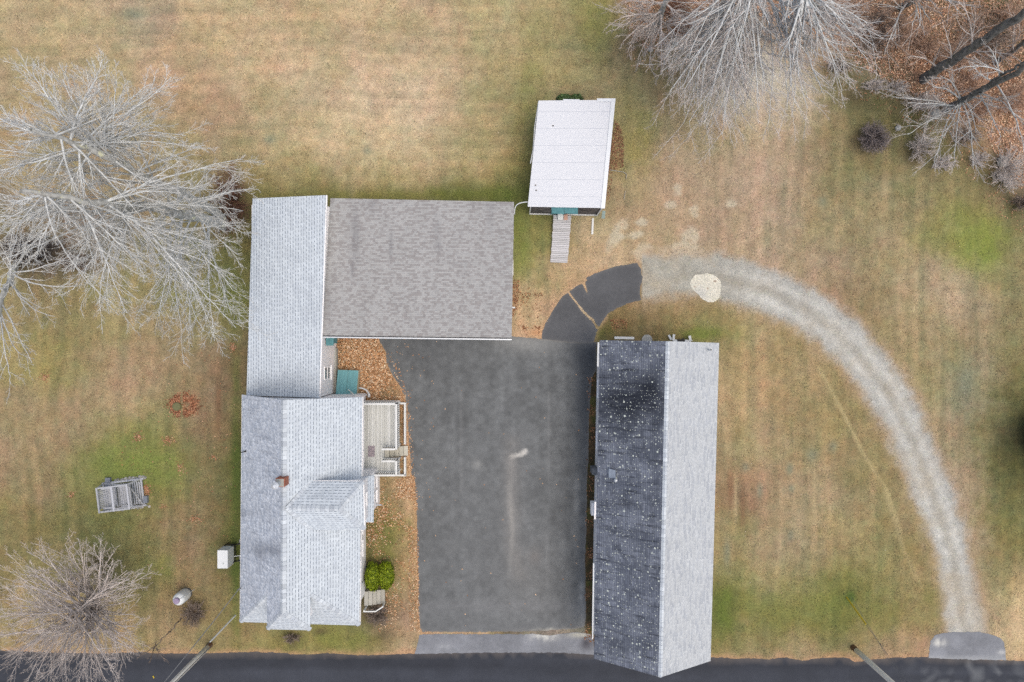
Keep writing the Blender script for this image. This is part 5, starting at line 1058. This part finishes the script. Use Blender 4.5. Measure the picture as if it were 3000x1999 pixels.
# ------------------------------------------------------------------ bare trees
def tubes(name, groups, m, parent):
    """groups: list of (pts[N,n,3], rad[N,n], sides)"""
    V_, F_ = [], []; base = 0
    for pts, rad, k in groups:
        N, n, _ = pts.shape
        if N == 0: continue
        t = np.empty_like(pts); t[:, 1:-1] = pts[:, 2:]-pts[:, :-2]; t[:, 0] = pts[:, 1]-pts[:, 0]; t[:, -1] = pts[:, -1]-pts[:, -2]
        t /= np.linalg.norm(t, axis=-1, keepdims=True)+1e-9
        ref = np.where(np.abs(t[..., 2:3]) < .9, np.array([0, 0, 1.]), np.array([1., 0, 0]))
        a = np.cross(t, ref); a /= np.linalg.norm(a, axis=-1, keepdims=True)+1e-9; b = np.cross(t, a)
        th = np.arange(k)*2*math.pi/k
        v = pts[:, :, None]+(a[:, :, None]*np.cos(th)[:, None]+b[:, :, None]*np.sin(th)[:, None])*rad[:, :, None, None]
        i = np.arange(N*n*k).reshape(N, n, k); j = np.roll(i, -1, 2)
        f = np.stack([i[:, :-1], j[:, :-1], j[:, 1:], i[:, 1:]], -1).reshape(-1, 4)+base
        V_.append(v.reshape(-1, 3)); F_.append(f); base += N*n*k
    v = np.concatenate(V_); f = np.concatenate(F_)
    return arr_obj(name, v, f, m, parent, smooth=True)
def bez(a, c, b, n): t = np.linspace(0, 1, n)[:, None]; return (1-t)**2*a+2*t*(1-t)*c+t*t*b
def children(pts, rad, L, m, ang, ratio, n, wob, up, rmin, tmin=.12, rk=.6, taper=.45, out=None):
    N, n0, _ = pts.shape
    t = (np.arange(m)+rng.uniform(0, 1, (N, m)))/m*(1-tmin)+tmin
    x = t*(n0-1); i = np.minimum(x.astype(int), n0-2); fr = (x-i)[..., None]; r_ = np.arange(N)[:, None]
    p = pts[r_, i]*(1-fr)+pts[r_, i+1]*fr; tan = pts[r_, i+1]-pts[r_, i]; tan /= np.linalg.norm(tan, axis=-1, keepdims=True)+1e-9
    rr = rad[r_, i]*(1-fr[..., 0])+rad[r_, i+1]*fr[..., 0]
    a = rng.normal(0, 1, (N, m, 3)); a[..., 2] *= .35; a -= tan*(a*tan).sum(-1, keepdims=True); a /= np.linalg.norm(a, axis=-1, keepdims=True)+1e-9
    th = np.radians(rng.uniform(*ang, (N, m)))[..., None]
    d = tan*np.cos(th)+a*np.sin(th)
    l = (L[:, None]*ratio*(1-taper*t)*rng.uniform(.55, 1.25, (N, m))).reshape(-1)
    p = p.reshape(-1, 3); d = d.reshape(-1, 3); r0 = np.maximum(rr.reshape(-1)*rk, rmin)
    M_ = len(p); q = np.empty((M_, n, 3)); q[:, 0] = p; step = (l/(n-1))[:, None]
    for s in range(1, n):
        d = d+rng.normal(0, wob, (M_, 3)); d[:, 2] += up; d /= np.linalg.norm(d, axis=-1, keepdims=True)
        q[:, s] = q[:, s-1]+d*step
    q[..., 2] = np.maximum(q[..., 2], .15)
    rad2 = r0[:, None]*np.linspace(1, .35, n)[None]; rad2 = np.maximum(rad2, rmin*.8)
    return q, rad2, l
def bark(name, a, b, lich=None):
    n = NT(name, .9, .2); p = n.obj(); f = n.noise(n.vscale(p, (1, 1, .6)), 6, 4, .7); col = n.mix(n.ramp(f, .35, .68), a, b)
    g = n.noise(p, 1.1, 2); col = n.scale(col, n.lin(g, .8, 1.2))
    if lich: h = n.noise(p, 2.4, 3, .6); col = n.mix(n.ramp(h, .62, .68), col, lich)
    return n.done(col, f, .02, .8)
M['bark'] = bark('pale_lichened_bark', C(222, 222, 218), C(174, 174, 170), C(240, 240, 206))
M['limb'] = bark('pale_limbs', C(236, 238, 238), C(196, 197, 195))
M['twig'] = bark('pale_twigs', C(240, 240, 238), C(214, 211, 206))
M['twig2'] = bark('pinkish_grey_twigs', C(236, 226, 220), C(208, 194, 186))
M['barkd'] = bark('dark_wet_bark', C(150, 148, 145), C(96, 96, 93), C(150, 154, 132))
M['rustt'] = bark('rusty_twigs', C(226, 194, 172), C(178, 142, 120))
M['shrubt'] = bark('brown_shrub_twigs', C(176, 160, 148), C(120, 104, 94))

def tree(label, base, stems, limbs, spec, mats, group=None, name='bare_tree', seed=1, tw_r=.01):
    """stems: list of (list of px points with z, radii); limbs: (stem index, attach fraction, target px py z, radius); spec: child counts per level"""
    global rng
    keep = rng; rng = np.random.default_rng(seed)
    T = thing(name, label, 'tree', (base[0], base[1], 0), group)
    sp = []
    for pts, r0, r1 in stems:
        q = np.array([P(*p) for p in pts]); n = 26; t = np.linspace(0, len(q)-1, n); i = np.minimum(t.astype(int), len(q)-2); fr = (t-i)[:, None]
        c = q[i]*(1-fr)+q[i+1]*fr
        k = np.array([.25, .5, .25])
        for _ in range(3): c[1:-1] = c[:-2]*.25+c[1:-1]*.5+c[2:]*.25
        c[1:-1] += rng.normal(0, .05, c[1:-1].shape); sp.append((c, np.linspace(r0, r1, n)))
    gt = [(np.array([c]), np.array([r]), 12) for c, r in sp]
    LP_, LR_, LL = [], [], []
    for si, fa, tx, ty, tz, r in limbs:
        c, rr = sp[si]; k = int(fa*25); a = c[k]; b = np.array(P(tx, ty, tz)); b = a+(b-a)*.90; L = np.linalg.norm(b-a)
        mid = a*.5+b*.5+np.array([0, 0, .10*L*(1 if tz > 4 else .6)])+rng.normal(0, .06*L, 3); q = bez(a, mid, b, 16)
        w = np.cumsum(rng.normal(0, .05, (16, 3)), 0)*np.linspace(0, 1, 16)[:, None]**.5*.6; w -= np.linspace(0, 1, 16)[:, None]*w[-1]*.6; q = q+w*(L/6)
        LP_.append(q); LR_.append(np.linspace(min(r, rr[k]*.8), max(.013, r*.16), 16)); LL.append(L)
    LP_ = np.array(LP_); LR_ = np.array(LR_); LL = np.array(LL)
    tr = tubes('trunk', gt, mats[0], T)
    cur = (LP_, LR_, LL); gc = [(LP_, LR_, 7)]
    for lv, (m, ang, ratio, n, wob, up, rmin, sides) in enumerate(spec):
        cur = children(*cur, m, ang, ratio, n, wob, up, rmin); gc.append((cur[0], cur[1], sides))
        if lv == 0: tubes('branches', gc, mats[1], T); gc = []
    tubes('crown', gc, mats[2] if len(mats) > 2 else mats[1], T)
    rng = keep; return T
SP = lambda a, b, c, d, r=.005: [(a, (18, 40), .42, 11, .05, .015, .0095, 5), (b, (20, 45), .42, 8, .065, .01, .006, 4), (c+1, (20, 50), .42, 5, .08, .005, r, 3)]
# 1 big twin-stemmed tree west of the wing
tg = [(74, 183, 17), (160, 194, 17), (242, 220, 16.5), (290, 206, 16), (340, 210, 16), (456, 227, 14), (474, 252, 13), (495, 360, 12), (575, 392, 11), (20, 330, 18), (-80, 300, 18), (-120, 420, 18), (-60, 520, 17), (420, 300, 14), (120, 300, 18), (200, 320, 18), (560, 300, 11) ,(40, 430, 18)]
tg = [(x, y, z) for x, y, z in tg if (x, y) != (560, 300)]
limbs = [(1, rng.uniform(.45, .95), x, y, z, .05) for x, y, z in tg]
tg2 = [(740, 455, 9), (768, 543, 8), (740, 690, 7), (722, 989, 8), (635, 1045, 9), (526, 1014, 10), (456, 968, 11), (386, 951, 12), (274, 919, 13), (700, 880, 8), (600, 880, 10), (560, 760, 11), (450, 820, 12), (330, 800, 13), (200, 820, 14), (100, 760, 15), (0, 700, 16), (-80, 640, 17), (-60, 780, 15), (680, 560, 9), (640, 480, 10), (120, 620, 17), (30, 600, 17), (-100, 560, 17), (740, 620, 7), (260, 700, 15), (690, 960, 8)]
limbs = limbs+[(si, fa, x+rng.normal(0, 45), y+rng.normal(0, 40), z-rng.uniform(0, 2.5), r*.7) for si, fa, x, y, z, r in limbs for _ in range(1)]
limbs += [(rng.integers(0, 2), rng.uniform(.25, .9), x+rng.normal(0, 30), y+rng.normal(0, 25), z, .05) for x, y, z in [(300, 480, 14), (200, 470, 15), (400, 690, 12), (150, 520, 16), (350, 430, 13), (250, 620, 15), (500, 700, 11), (420, 540, 12), (540, 500, 10), (600, 470, 9), (620, 620, 9), (560, 600, 9.5), (480, 620, 11), (100, 450, 17), (60, 520, 17), (330, 520, 13), (160, 640, 15), (90, 690, 15), (520, 560, 10), (440, 460, 12), (360, 740, 13), (560, 820, 10), (650, 740, 8), (690, 800, 8), (720, 560, 8), (450, 880, 11), (300, 860, 12), (220, 720, 14)]]
limbs += [(0, rng.uniform(.2, .8) if z < 12 else rng.uniform(.5, .95), x, y, z, .06 if z < 12 else .048) for x, y, z in tg2]
limbs += [(si, min(.95, fa+rng.uniform(-.1, .15)), x+rng.normal(0, 45)-10, y+rng.normal(0, 40), z-rng.uniform(0, 2), r*.7) for si, fa, x, y, z, r in limbs[-27:] for _ in range(1) if x < 640]
tree('huge bare pale tree with two stems beside the north wing', P(668, 662), [([(668, 664, 0), (640, 656, 1.5), (560, 630, 6), (430, 606, 10.5), (350, 602, 13), (200, 580, 16), (60, 560, 18)], .36, .07), ([(664, 655, 0), (620, 610, 3), (526, 564, 7.5), (403, 508, 12), (300, 452, 14.5), (210, 416, 16), (90, 380, 18)], .30, .06)],
     limbs, SP(11, 7, 5, 2), (M['bark'], M['limb'], M['twig']), seed=11)
# 2 bare tree, bottom left
tips = [(188, 1586, 7), (127, 1602, 7), (250, 1600, 6), (296, 1605, 6), (382, 1660, 5), (398, 1688, 5), (411, 1803, 5), (404, 1740, 4.5), (392, 1850, 6), (360, 1882, 6.5), (350, 1972, 8), (20, 1678, 8), (0, 1730, 9), (60, 1640, 8), (-20, 1800, 10), (-40, 1870, 10), (-20, 1950, 10.5), (60, 2010, 10.5), (150, 2030, 10), (240, 2020, 9.5), (310, 1990, 9), (100, 1880, 10), (180, 1950, 10), (30, 1820, 10), (340, 1620, 5.5), (380, 1910, 7), (90, 1720, 9), (200, 1860, 9.5)]
tree('bushy bare tree overhanging the road at the bottom left', P(296, 1738), [([(296, 1738, 0), (281, 1750, 1.5), (250, 1775, 3.6), (190, 1815, 6.5)], .20, .06), ([(290, 1742, .3), (283, 1790, 2.2), (262, 1850, 5)], .12, .05)],
     [(0 if k % 3 else 1, rng.uniform(.2, .9), t[0]+rng.normal(0, 26)*(q > 0), t[1]+rng.normal(0, 26)*(q > 0), t[2]-q*.8, .05) for q in range(3) for k, t in enumerate(tips)], SP(7, 5, 4, 2), (M['twig2'], M['twig2'], M['twig2']), seed=21)
# 3 tree at left edge
tree('bare tree with a leaning mottled trunk at the left edge', P(52, 770), [([(52, 768, 0), (34, 810, 1.5), (10, 862, 3.5), (-8, 930, 6), (-30, 1010, 8)], .22, .08)],
     [(0, .2, 262, 845, 4, .07), (0, .22, 220, 760, 4, .06), (0, .3, 182, 944, 6, .06), (0, .35, 135, 915, 5, .05), (0, .6, 104, 1085, 7, .055), (0, .7, 70, 1060, 8, .05), (0, .65, 36, 1150, 8, .05), (0, .3, 20, 700, 5, .06), (0, .5, -60, 760, 7, .06), (0, .8, -80, 1150, 9, .05), (0, .15, 120, 680, 5, .05)],
     SP(6, 5, 3, 2), (M['bark'], M['twig'], M['twig']), seed=31)
# 4 woodland trees at the top right
tree('low bare tree with pinkish grey twigs left of the woodland edge', P(1912, 92), [([(1912, 92, 0), (1932, 50, 2), (1960, -10, 4.5), (1990, -80, 7)], .24, .08)],
     [(0, rng.uniform(.15, .6), *t, .06) for t in [(1775, 30, 4.5), (1785, 90, 4), (1780, 60, 5), (1810, 130, 3.5), (1830, 165, 3), (1860, 190, 3), (1900, 215, 3), (1935, 240, 3.5), (1800, 0, 5), (1850, -20, 5), (1880, 60, 5), (2000, 150, 4), (1990, 60, 4.5), (1790, -40, 6), (1960, 190, 3.5), (1860, 100, 4), (1930, 130, 4.2), (2030, 80, 4)]],
     SP(9, 7, 4, 2), (M['bark'], M['twig2'], M['twig2']), 'bare woodland trees', seed=41)
tg = [(2077, 253, 9), (1994, 402, 7), (2027, 417, 7), (2158, 399, 6.5), (1973, 333, 8), (1976, 304, 8.5), (2003, 208, 9), (2060, 330, 8), (2100, 380, 7), (2120, 300, 8), (1965, 230, 8), (1920, 200, 8), (2417, 304, 8), (2375, 351, 7.5), (2300, 330, 8), (2250, 300, 9), (2200, 260, 9.5), (2340, 250, 9.5), (2420, 200, 9.5), (2450, 130, 10), (2480, 60, 10.5), (2280, 200, 10), (2180, 340, 8), (2150, 200, 10), (2380, 100, 11), (2560, 90, 11), (2500, 200, 10), (2600, 140, 11)]
tree('large bare tree with a dark trunk spreading pale branches over the sandy ground', P(2060, 108), [([(2060, 108, 0), (2084, 72, 1.6), (2137, 0, 5), (2200, -100, 8.5), (2260, -220, 11.5), (2330, -300, 13)], .36, .12), ([(2137, 0, 5), (2220, -20, 8), (2330, -30, 11), (2440, -60, 13)], .2, .08)],
     [((0 if x < 2260 else 1), rng.uniform(.3, .8), x+rng.normal(0, 40)*(q > 0), y+rng.normal(0, 36)*(q > 0), z, .085 if q == 0 else .05) for q in range(3) for x, y, z in tg], SP(9, 7, 4, 2), (M['barkd'], M['limb'], M['twig2']), 'bare woodland trees', seed=51)
tree('dark low-limbed bare tree just above the sandy ground', P(2190, 118), [([(2120, -60, 0), (2140, -30, 1.5), (2150, 60, 3.0)], .2, .12), ([(2150, 60, 3.0), (2240, 90, 3), (2370, 58, 3.2)], .1, .04), ([(2150, 60, 3), (2260, 118, 2.6), (2380, 104, 2.8)], .1, .04), ([(2120, 60, 3), (2200, 140, 2.2), (2350, 182, 2)], .1, .03), ([(2140, 100, 2.6), (2180, 165, 2), (2270, 205, 2)], .09, .03), ([(2140, 120, 2.6), (2155, 210, 2), (2200, 290, 1.8)], .08, .03)],
     [(1, .6, 2290, 130, 2.6, .05), (2, .5, 2320, 150, 2.6, .05), (3, .6, 2330, 230, 2, .04), (4, .6, 2300, 230, 2, .04), (5, .6, 2140, 300, 2, .04)], SP(3, 3, 2, 1), (M['barkd'], M['twig2'], M['twig2']), 'bare woodland trees', seed=61)
tree('bare tree with a thick moss-dark trunk, upper of the two at the right edge', P(2707, 232), [([(2705, 233, 0), (2760, 196, 2), (2850, 137, 4.7), (3000, 40, 8.5), (3200, -90, 13)], .33, .16)],
     [(0, .1, 2760, 130, 3, .05), (0, .2, 2650, 160, 4, .05), (0, .25, 2900, 60, 5, .06), (0, .3, 2860, 60, 5, .05), (0, .35, 2760, 40, 6, .05), (0, .4, 2920, 200, 6, .05), (0, .45, 2990, 160, 7, .05), (0, .5, 2800, -10, 8, .06), (0, .15, 2740, 280, 3, .04)],
     SP(9, 6, 4, 2), (M['barkd'], M['twig2'], M['rustt']), 'bare woodland trees', seed=71)
tree('bare tree with a dark trunk and pale fanned branches, lower at the right edge', P(2773, 321), [([(2772, 322, 0), (2810, 301, 1.4), (2873, 267, 3.6), (3000, 200, 7.6), (3160, 110, 12)], .25, .12), ([(2873, 267, 3.6), (2930, 222, 5.5), (3010, 178, 7.5)], .13, .06)],
     [(0, .08, 2600, 288, 4, .045), (0, .12, 2640, 300, 4, .045), (0, .14, 2690, 385, 3.5, .04), (0, .2, 2700, 300, 4, .05), (0, .3, 2745, 215, 5, .045), (0, .3, 2720, 250, 5, .045), (0, .25, 2720, 510, 5, .045), (0, .25, 2755, 420, 4, .04), (0, .3, 2800, 500, 5.5, .045), (0, .3, 2860, 520, 6, .045), (0, .35, 2860, 400, 5, .045), (0, .4, 2960, 280, 6, .045), (0, .45, 2980, 330, 7, .05), (1, .5, 2890, 130, 7, .045), (1, .3, 2840, 190, 6, .045), (0, .5, 2940, 420, 7, .05), (0, .6, 3010, 480, 8, .05), (0, .22, 2640, 405, 3.5, .04), (1, .6, 2780, 205, 6, .04)],
     SP(8, 6, 4, 2), (M['barkd'], M['limb'], M['twig2']), 'bare woodland trees', seed=81)
tree('slender dark-trunked bare tree between the two thick ones at the right edge', P(2918, 182), [([(2918, 184, 0), (2960, 155, 1.6), (3010, 120, 3.5), (3120, 60, 7)], .17, .08)],
     [(0, .2, 2990, 60, 5, .04), (0, .3, 2960, 100, 5, .04), (0, .3, 3010, 240, 5, .04), (0, .4, 2970, 30, 6, .04)], SP(8, 6, 4, 2), (M['barkd'], M['twig2'], M['rustt']), 'bare woodland trees', seed=91)
tree('bare tree whose grey trunk lies along the top edge', P(2640, 22), [([(2638, 22, 0), (2680, -5, 1.5), (2740, -40, 3.5), (2860, -110, 7)], .24, .1)],
     [(0, .15, 2610, 130, 5, .05), (0, .2, 2590, 180, 5.5, .05), (0, .3, 2700, 90, 6, .05), (0, .35, 2730, 60, 6, .05), (0, .25, 2760, 20, 6, .05), (0, .4, 2820, 60, 7, .05), (0, .3, 2670, 80, 6, .05), (0, .5, 2900, 20, 8, .05)], SP(9, 6, 4, 2), (M['barkd'], M['twig'], M['rustt']), 'bare woodland trees', seed=101)
# sapling by the road
tree('thin leafless sapling leaning over the road edge between tree and pole', P(532, 1812), [([(532, 1812, 0), (500, 1850, 1.6), (462, 1885, 3), (446, 1905, 3.6)], .035, .02)],
     [(0, .7, 400, 1930, 4.2, .018), (0, .8, 440, 1945, 4.6, .018), (0, .75, 492, 1940, 4, .018), (0, .9, 478, 1905, 4, .015), (0, .6, 385, 1905, 4, .015)], SP(5, 3, 2, 1, .007), (M['shrubt'], M['shrubt'], M['shrubt']), name='bare_sapling', seed=111)

def shrub(label, px, py, rad, hgt, n, mat, seed, name='bare_shrub', group=None, tw=.008, ell=1.0):
    global rng
    keep = rng; rng = np.random.default_rng(seed)
    b = np.array(P(px, py, 0)); T = thing(name, label, 'shrub', (b[0], b[1], 0), group)
    a = rng.uniform(0, 2*math.pi, n); r = rad*np.sqrt(rng.uniform(.05, 1, n)); tip = np.stack([b[0]+r*np.cos(a), b[1]+r*np.sin(a)*ell, hgt*(1-.5*(r/rad)**2)*rng.uniform(.7, 1.1, n)], 1)
    st_ = b+np.stack([np.cos(a)*.12*rad, np.sin(a)*.12*rad, 0*a], 1); mid = (st_+tip)/2+np.array([0, 0, hgt*.25])+rng.normal(0, .08*rad, (n, 3))
    t = np.linspace(0, 1, 8)[None, :, None]; q = (1-t)**2*st_[:, None]+2*t*(1-t)*mid[:, None]+t*t*tip[:, None]
    rr = np.repeat(np.linspace(.018, .008, 8)[None], n, 0); L = np.linalg.norm(tip-st_, axis=1)
    tubes('stems', [(q, rr, 4)], mat, T)
    c1 = children(q, rr, L, 7, (25, 60), .4, 5, .2, .05, tw); c2 = children(*c1, 3, (25, 60), .5, 4, .2, .02, tw*.85)
    tubes('twigs', [(c1[0], c1[1], 3), (c2[0], c2[1], 3)], mat, T)
    rng = keep; return T
shrub('leafless brown shrub behind the propane tank', 575, 1790, .95, .8, 70, M['shrubt'], 1)
shrub('leafless brown shrub below the front steps', 1110, 1795, .8, .8, 80, M['shrubt'], 2, tw=.007)
shrub('dark leafless shrub under the middle of the south eave', 858, 1866, .6, .5, 40, M['shrubt'], 3, ell=.6)
shrub('reddish brown thicket at the west wall of the north wing', 690, 600, 1.3, 2.0, 110, bark('reddish_twigs', C(158, 120, 102), C(104, 72, 58)), 4, ell=1.9)
shrub('dark tangled brush under the big tree at the left edge', 110, 735, 2.4, 1.5, 150, bark('dark_brush', C(118, 108, 104), C(70, 62, 60)), 5, ell=.5)
shrub('low tangle of brown brush right of the dark one under the big tree', 235, 770, 1.2, 1.0, 80, M['shrubt'], 6, ell=.6)
shrub('round mound of grey twigs on the lawn below the woodland edge', 2548, 412, 1.05, 1.2, 170, bark('grey_mound_twigs', C(182, 170, 168), C(132, 120, 118)), 7)
shrub('sparse twiggy shrub right of the round twig mound', 2690, 440, 1.1, 1.0, 60, M['twig2'], 8)
shrub('low grey brush along the woodland edge at the far right', 2935, 500, 1.3, 1.0, 90, M['twig2'], 9, ell=1.3)
shrub('small brushy clump on the grey mound at the woodland corner', 2560, 255, 1.0, .5, 60, M['twig2'], 10, ell=.5)
shrub('low brush along the woodland edge between mound and lower trunk', 2700, 300, 1.6, .6, 80, M['twig2'], 12, ell=.4)
shrub('twiggy undergrowth at the foot of the slender right-edge tree', 2880, 110, 2.6, .9, 90, M['shrubt'], 13, ell=.9)
shrub('twiggy undergrowth beneath the upper right trunks', 2560, 90, 2.6, 1.0, 80, M['shrubt'], 14, ell=.8)
for k_, (x_, y_, r_, h_) in enumerate([(2480, 40, 1.6, 1.4), (2620, 110, 1.5, 1.2), (2790, 170, 1.4, 1.0), (2860, 320, 1.3, 1.0), (2960, 300, 1.4, 1.2), (2940, 60, 1.5, 1.3), (2700, 130, 1.4, 1.2), (2830, 250, 1.3, .9)]):
    shrub(['brown twiggy sapling clump at the top edge left of the lying grey trunk', 'brown twig clump directly below the root of the top edge trunk', 'brown twig clump between the two thick dark trunks, close to their feet', 'rust brown brush below the lower dark trunk', 'rust brown brush at the right edge below the lower dark trunk', 'brown brush above the upper dark trunk at the right edge', 'brown twig clump above the foot of the upper dark trunk', 'low brown twigs touching the upper side of the lower dark trunk'][k_], x_, y_, r_, h_, 60, M['rustt'], 200+k_, group='brush in the woodland')
for k_, (x_, y_, r_, h_, l_) in enumerate([(2450, 200, 1.0, .7, 'grey brush at the woodland corner just left of the grey mound'), (2620, 262, .9, .6, 'grey brush between the grey mound and the upper dark trunk'), (2820, 400, 1.2, .8, 'tangled brush just below the lower dark trunk, on the green edge'), (2760, 480, 1.0, .6, 'thin low brush on the grass right of the sparse twiggy shrub'), (2985, 600, 1.0, .8, 'grey brush at the right margin below the upright pale boulder'), (2860, 470, .8, .6, 'small brush left of the upright pale boulder')]):
    shrub(l_, x_, y_, r_, h_, 46, M['twig2'] if k_ % 2 else M['shrubt'], 300+k_, group='brush in the woodland', ell=.7)
shrub('thin brown saplings between the low tree and the dark trunk', 1990, 60, 1.6, 1.2, 90, bark('rosy_twigs', C(176, 136, 116), C(126, 90, 74)), 15, ell=1.2)

def leafball(name, label, lobes, n, size, pal, cat='bush', stem=True):
    b = Vector((lobes[0][0], lobes[0][1], 0)); T = thing(name, label, cat, tuple(b))
    vs, cs = [], []
    for (cx, cy, cz, rx, ry, rz) in lobes:
        d = rng.normal(0, 1, (n, 3)); d /= np.linalg.norm(d, axis=1, keepdims=True); d[:, 2] = np.abs(d[:, 2])*1.0-.15
        lump = .74+.44*fnoise(d[:, 0]*3+5+cx, d[:, 1]*3+d[:, 2]*4+cy, .8, 7)
        r = lump*(1-np.abs(rng.normal(0, .10, n)))
        p = d*r[:, None]*np.array([rx, ry, rz])+np.array([cx, cy, cz]); k = rng.uniform(.6, 1.3, n)*size
        a = rng.normal(0, 1, (n, 3)); a -= d*(a*d).sum(1, keepdims=True)*.6; a /= np.linalg.norm(a, axis=1, keepdims=True); c = np.cross(a, d+rng.normal(0, .5, (n, 3))); c /= np.linalg.norm(c, axis=1, keepdims=True)
        q = np.stack([p-a*k[:, None], p-c*k[:, None]*.5, p+a*k[:, None], p+c*k[:, None]*.5], 1); vs.append(q)
        pl = np.array(pal); cc = Cn(pl[rng.integers(0, len(pl), n)]*rng.uniform(.75, 1.15, (n, 1))); cs.append(np.repeat(cc, 4, 0))
    v = np.concatenate(vs).reshape(-1, 3); v[:, 2] = np.maximum(v[:, 2], .02)
    arr_obj('foliage', v, np.arange(len(v)).reshape(-1, 4), M['greenleaf'], T, vcol=np.concatenate(cs))
    if stem:
        m_ = MB()
        for l in lobes: m_.tube([(l[0], l[1], 0), (l[0]+.03, l[1], l[2])], [.05, .03], 8)
        obj('stem', m_, M['shrubt'], T)
    return T
e1, e2 = V(1090, 1690, .7), V(1128, 1688, .7)
leafball('evergreen_bush', 'bright green two-lobed evergreen bush beside the front steps', [(e1.x+.02, e1.y, .6, .55, .95, .8), (e2.x+.02, e2.y+.02, .55, .58, .92, .72)], 6500, .05, [(146, 166, 28), (112, 136, 20), (176, 190, 44), (74, 94, 14), (156, 174, 34)])
e = V(1672, 282, .4)
leafball('green_vine', 'small patch of green vine behind the shed', [(e.x-.4, e.y-.1, .1, .55, .36, .5), (e.x+.35, e.y-.15, .1, .5, .4, .6)], 900, .06, [(82, 112, 70), (100, 130, 80), (60, 90, 56), (120, 146, 90)], 'vine')
e = V(3125, 1285, 2)
leafball('evergreen_tree', 'dark green conifer showing only its edge at the right margin', [(e.x, e.y, 1.2, 1.5, 1.7, 3.2)], 9000, .09, [(60, 80, 36), (78, 98, 44), (46, 64, 30)], 'tree')

# ------------------------------------------------------------------ field stones
proto = None
for i, (x, y, r, lab) in enumerate([(2028, 130, .30, 'light grey boulder at the tip of the low tree branches'), (2040, 145, .18, 'small pale stone right under the light grey boulder'), (1976, 122, .26, 'flat grey stone left of the light grey boulder'), (1958, 138, .2, 'round grey stone lower left of the flat one'), (2052, 152, .22, 'cream coloured stone on the mossy edge'), (1905, 147, .16, 'small pale stone on the lawn edge below the low tree'), (2092, 150, .24, 'yellowish stone at the foot of the dark trunk'), (2010, 50, .18, 'grey stone among the rosy leaves above the moss'), (2088, 36, .3, 'broad grey stone beside the dark trunk'), (1985, 112, .14, 'little stone touching the flat grey stone'), (2934, 476, .38, 'upright pale boulder on the woodland edge at the far right'), (2630, 376, .2, 'whitish stone between the twig mound and the sparse shrub'), (2740, 335, .34, 'flat pale slab left of the lower dark trunk'), (2048, 160, .12, 'tiny stone below the cream coloured one'), (1856, 270, .0, '')]):
    if r == 0: continue
    bm = bmesh.new(); bmesh.ops.create_icosphere(bm, subdivisions=3, radius=r)
    for v in bm.verts:
        k = .8+.4*float(fnoise(np.array([v.co.x*4/r*.3+i*7]), np.array([v.co.y*4/r*.3+v.co.z*3]), .6, i)[0]); v.co *= k; v.co.z *= .55
    me = bpy.data.meshes.new('field_stone'); bm.to_mesh(me); bm.free(); me.shade_smooth(); me.materials.append(M['stone'])
    o = bpy.data.objects.new('field_stone', me); link(o); o.location = (*P(x, y)[:2], r*.25); o.rotation_euler = (0, 0, i*1.3); tag(o, lab, 'stone', 'stones along the woodland edge')
m_ = MB(); a = V(1895, 996, 0); m_.tube([a+Vector((0, 0, .01)), a+Vector((0, 0, .08))], [.34, .34], 20); tag(obj('stone_disc', m_, M['stone']), 'round grey stone disc in the grass against the barn', 'stone')

# ------------------------------------------------------------------ grass: short blades over the lawns
n_ = 330000
gxp = rng.uniform(-60, 3060, n_); gyp = rng.uniform(-60, 1940, n_)
keep_ = np.ones(n_, bool)
yt_ = np.interp(gxp, [p[0] for p in ROAD_TOP], [p[1] for p in ROAD_TOP]); keep_ &= gyp < yt_-2
for po in (MAIN, CURA, CURB, APRL, APRR, PAD): keep_ &= ~inside(gxp, gyp, po)
for po in ([(790, 630), (1500, 640), (1496, 985), (990, 985), (986, 1150), (1070, 1150), (1180, 1180), (1180, 1390), (1075, 1390), (1072, 1730), (790, 1730)], [(1746, 1003), (2040, 1003), (2030, 1840), (1730, 1840)], [(1590, 320), (1790, 320), (1760, 600), (1560, 600)]): keep_ &= ~inside(gxp, gyp, po)
gd_, gt_ = seg_d(gxp, gyp, [g[:2] for g in GRAV]); keep_ &= (gd_ > 50+12*rng.uniform(-1, 1, n_)) | (gxp < 1870)
clm = fnoise(gxp, gyp, 26, 301, 4); keep_ &= rng.uniform(0, 1, n_) < np.clip((clm-.30)*3.2, .12, 1)
gxp, gyp = gxp[keep_], gyp[keep_]; n_ = len(gxp)
gcol = ground_field(gxp, gyp)*rng.choice([.55, .75, .95, 1.25, 1.5], n_, p=[.18, .22, .20, .22, .18])[:, None]*rng.uniform(.88, 1.12, (n_, 1))
gcol = np.clip(gcol*(1+rng.normal(0, .05, (n_, 3))), 0, .8)
ya = rng.uniform(0, 2*math.pi, n_); le = rng.uniform(.04, .11, n_); hi = rng.uniform(.012, .05, n_); wi = rng.uniform(.012, .03, n_)
bx, by = (gxp-1500)*.022, (999.5-gyp)*.022
v = np.zeros((n_, 3, 3)); v[:, 0] = np.stack([bx-np.sin(ya)*wi, by+np.cos(ya)*wi, np.full(n_, .002)], 1); v[:, 1] = np.stack([bx+np.sin(ya)*wi, by-np.cos(ya)*wi, np.full(n_, .002)], 1)
v[:, 2] = np.stack([bx+np.cos(ya)*le, by+np.sin(ya)*le, hi], 1)
tag(arr_obj('grass', v.reshape(-1, 3), np.arange(n_*3).reshape(-1, 3), M['leaf'], vcol=np.repeat(gcol, 3, 0)), 'short straw and green grass blades covering the lawns', 'grass', kind='stuff')
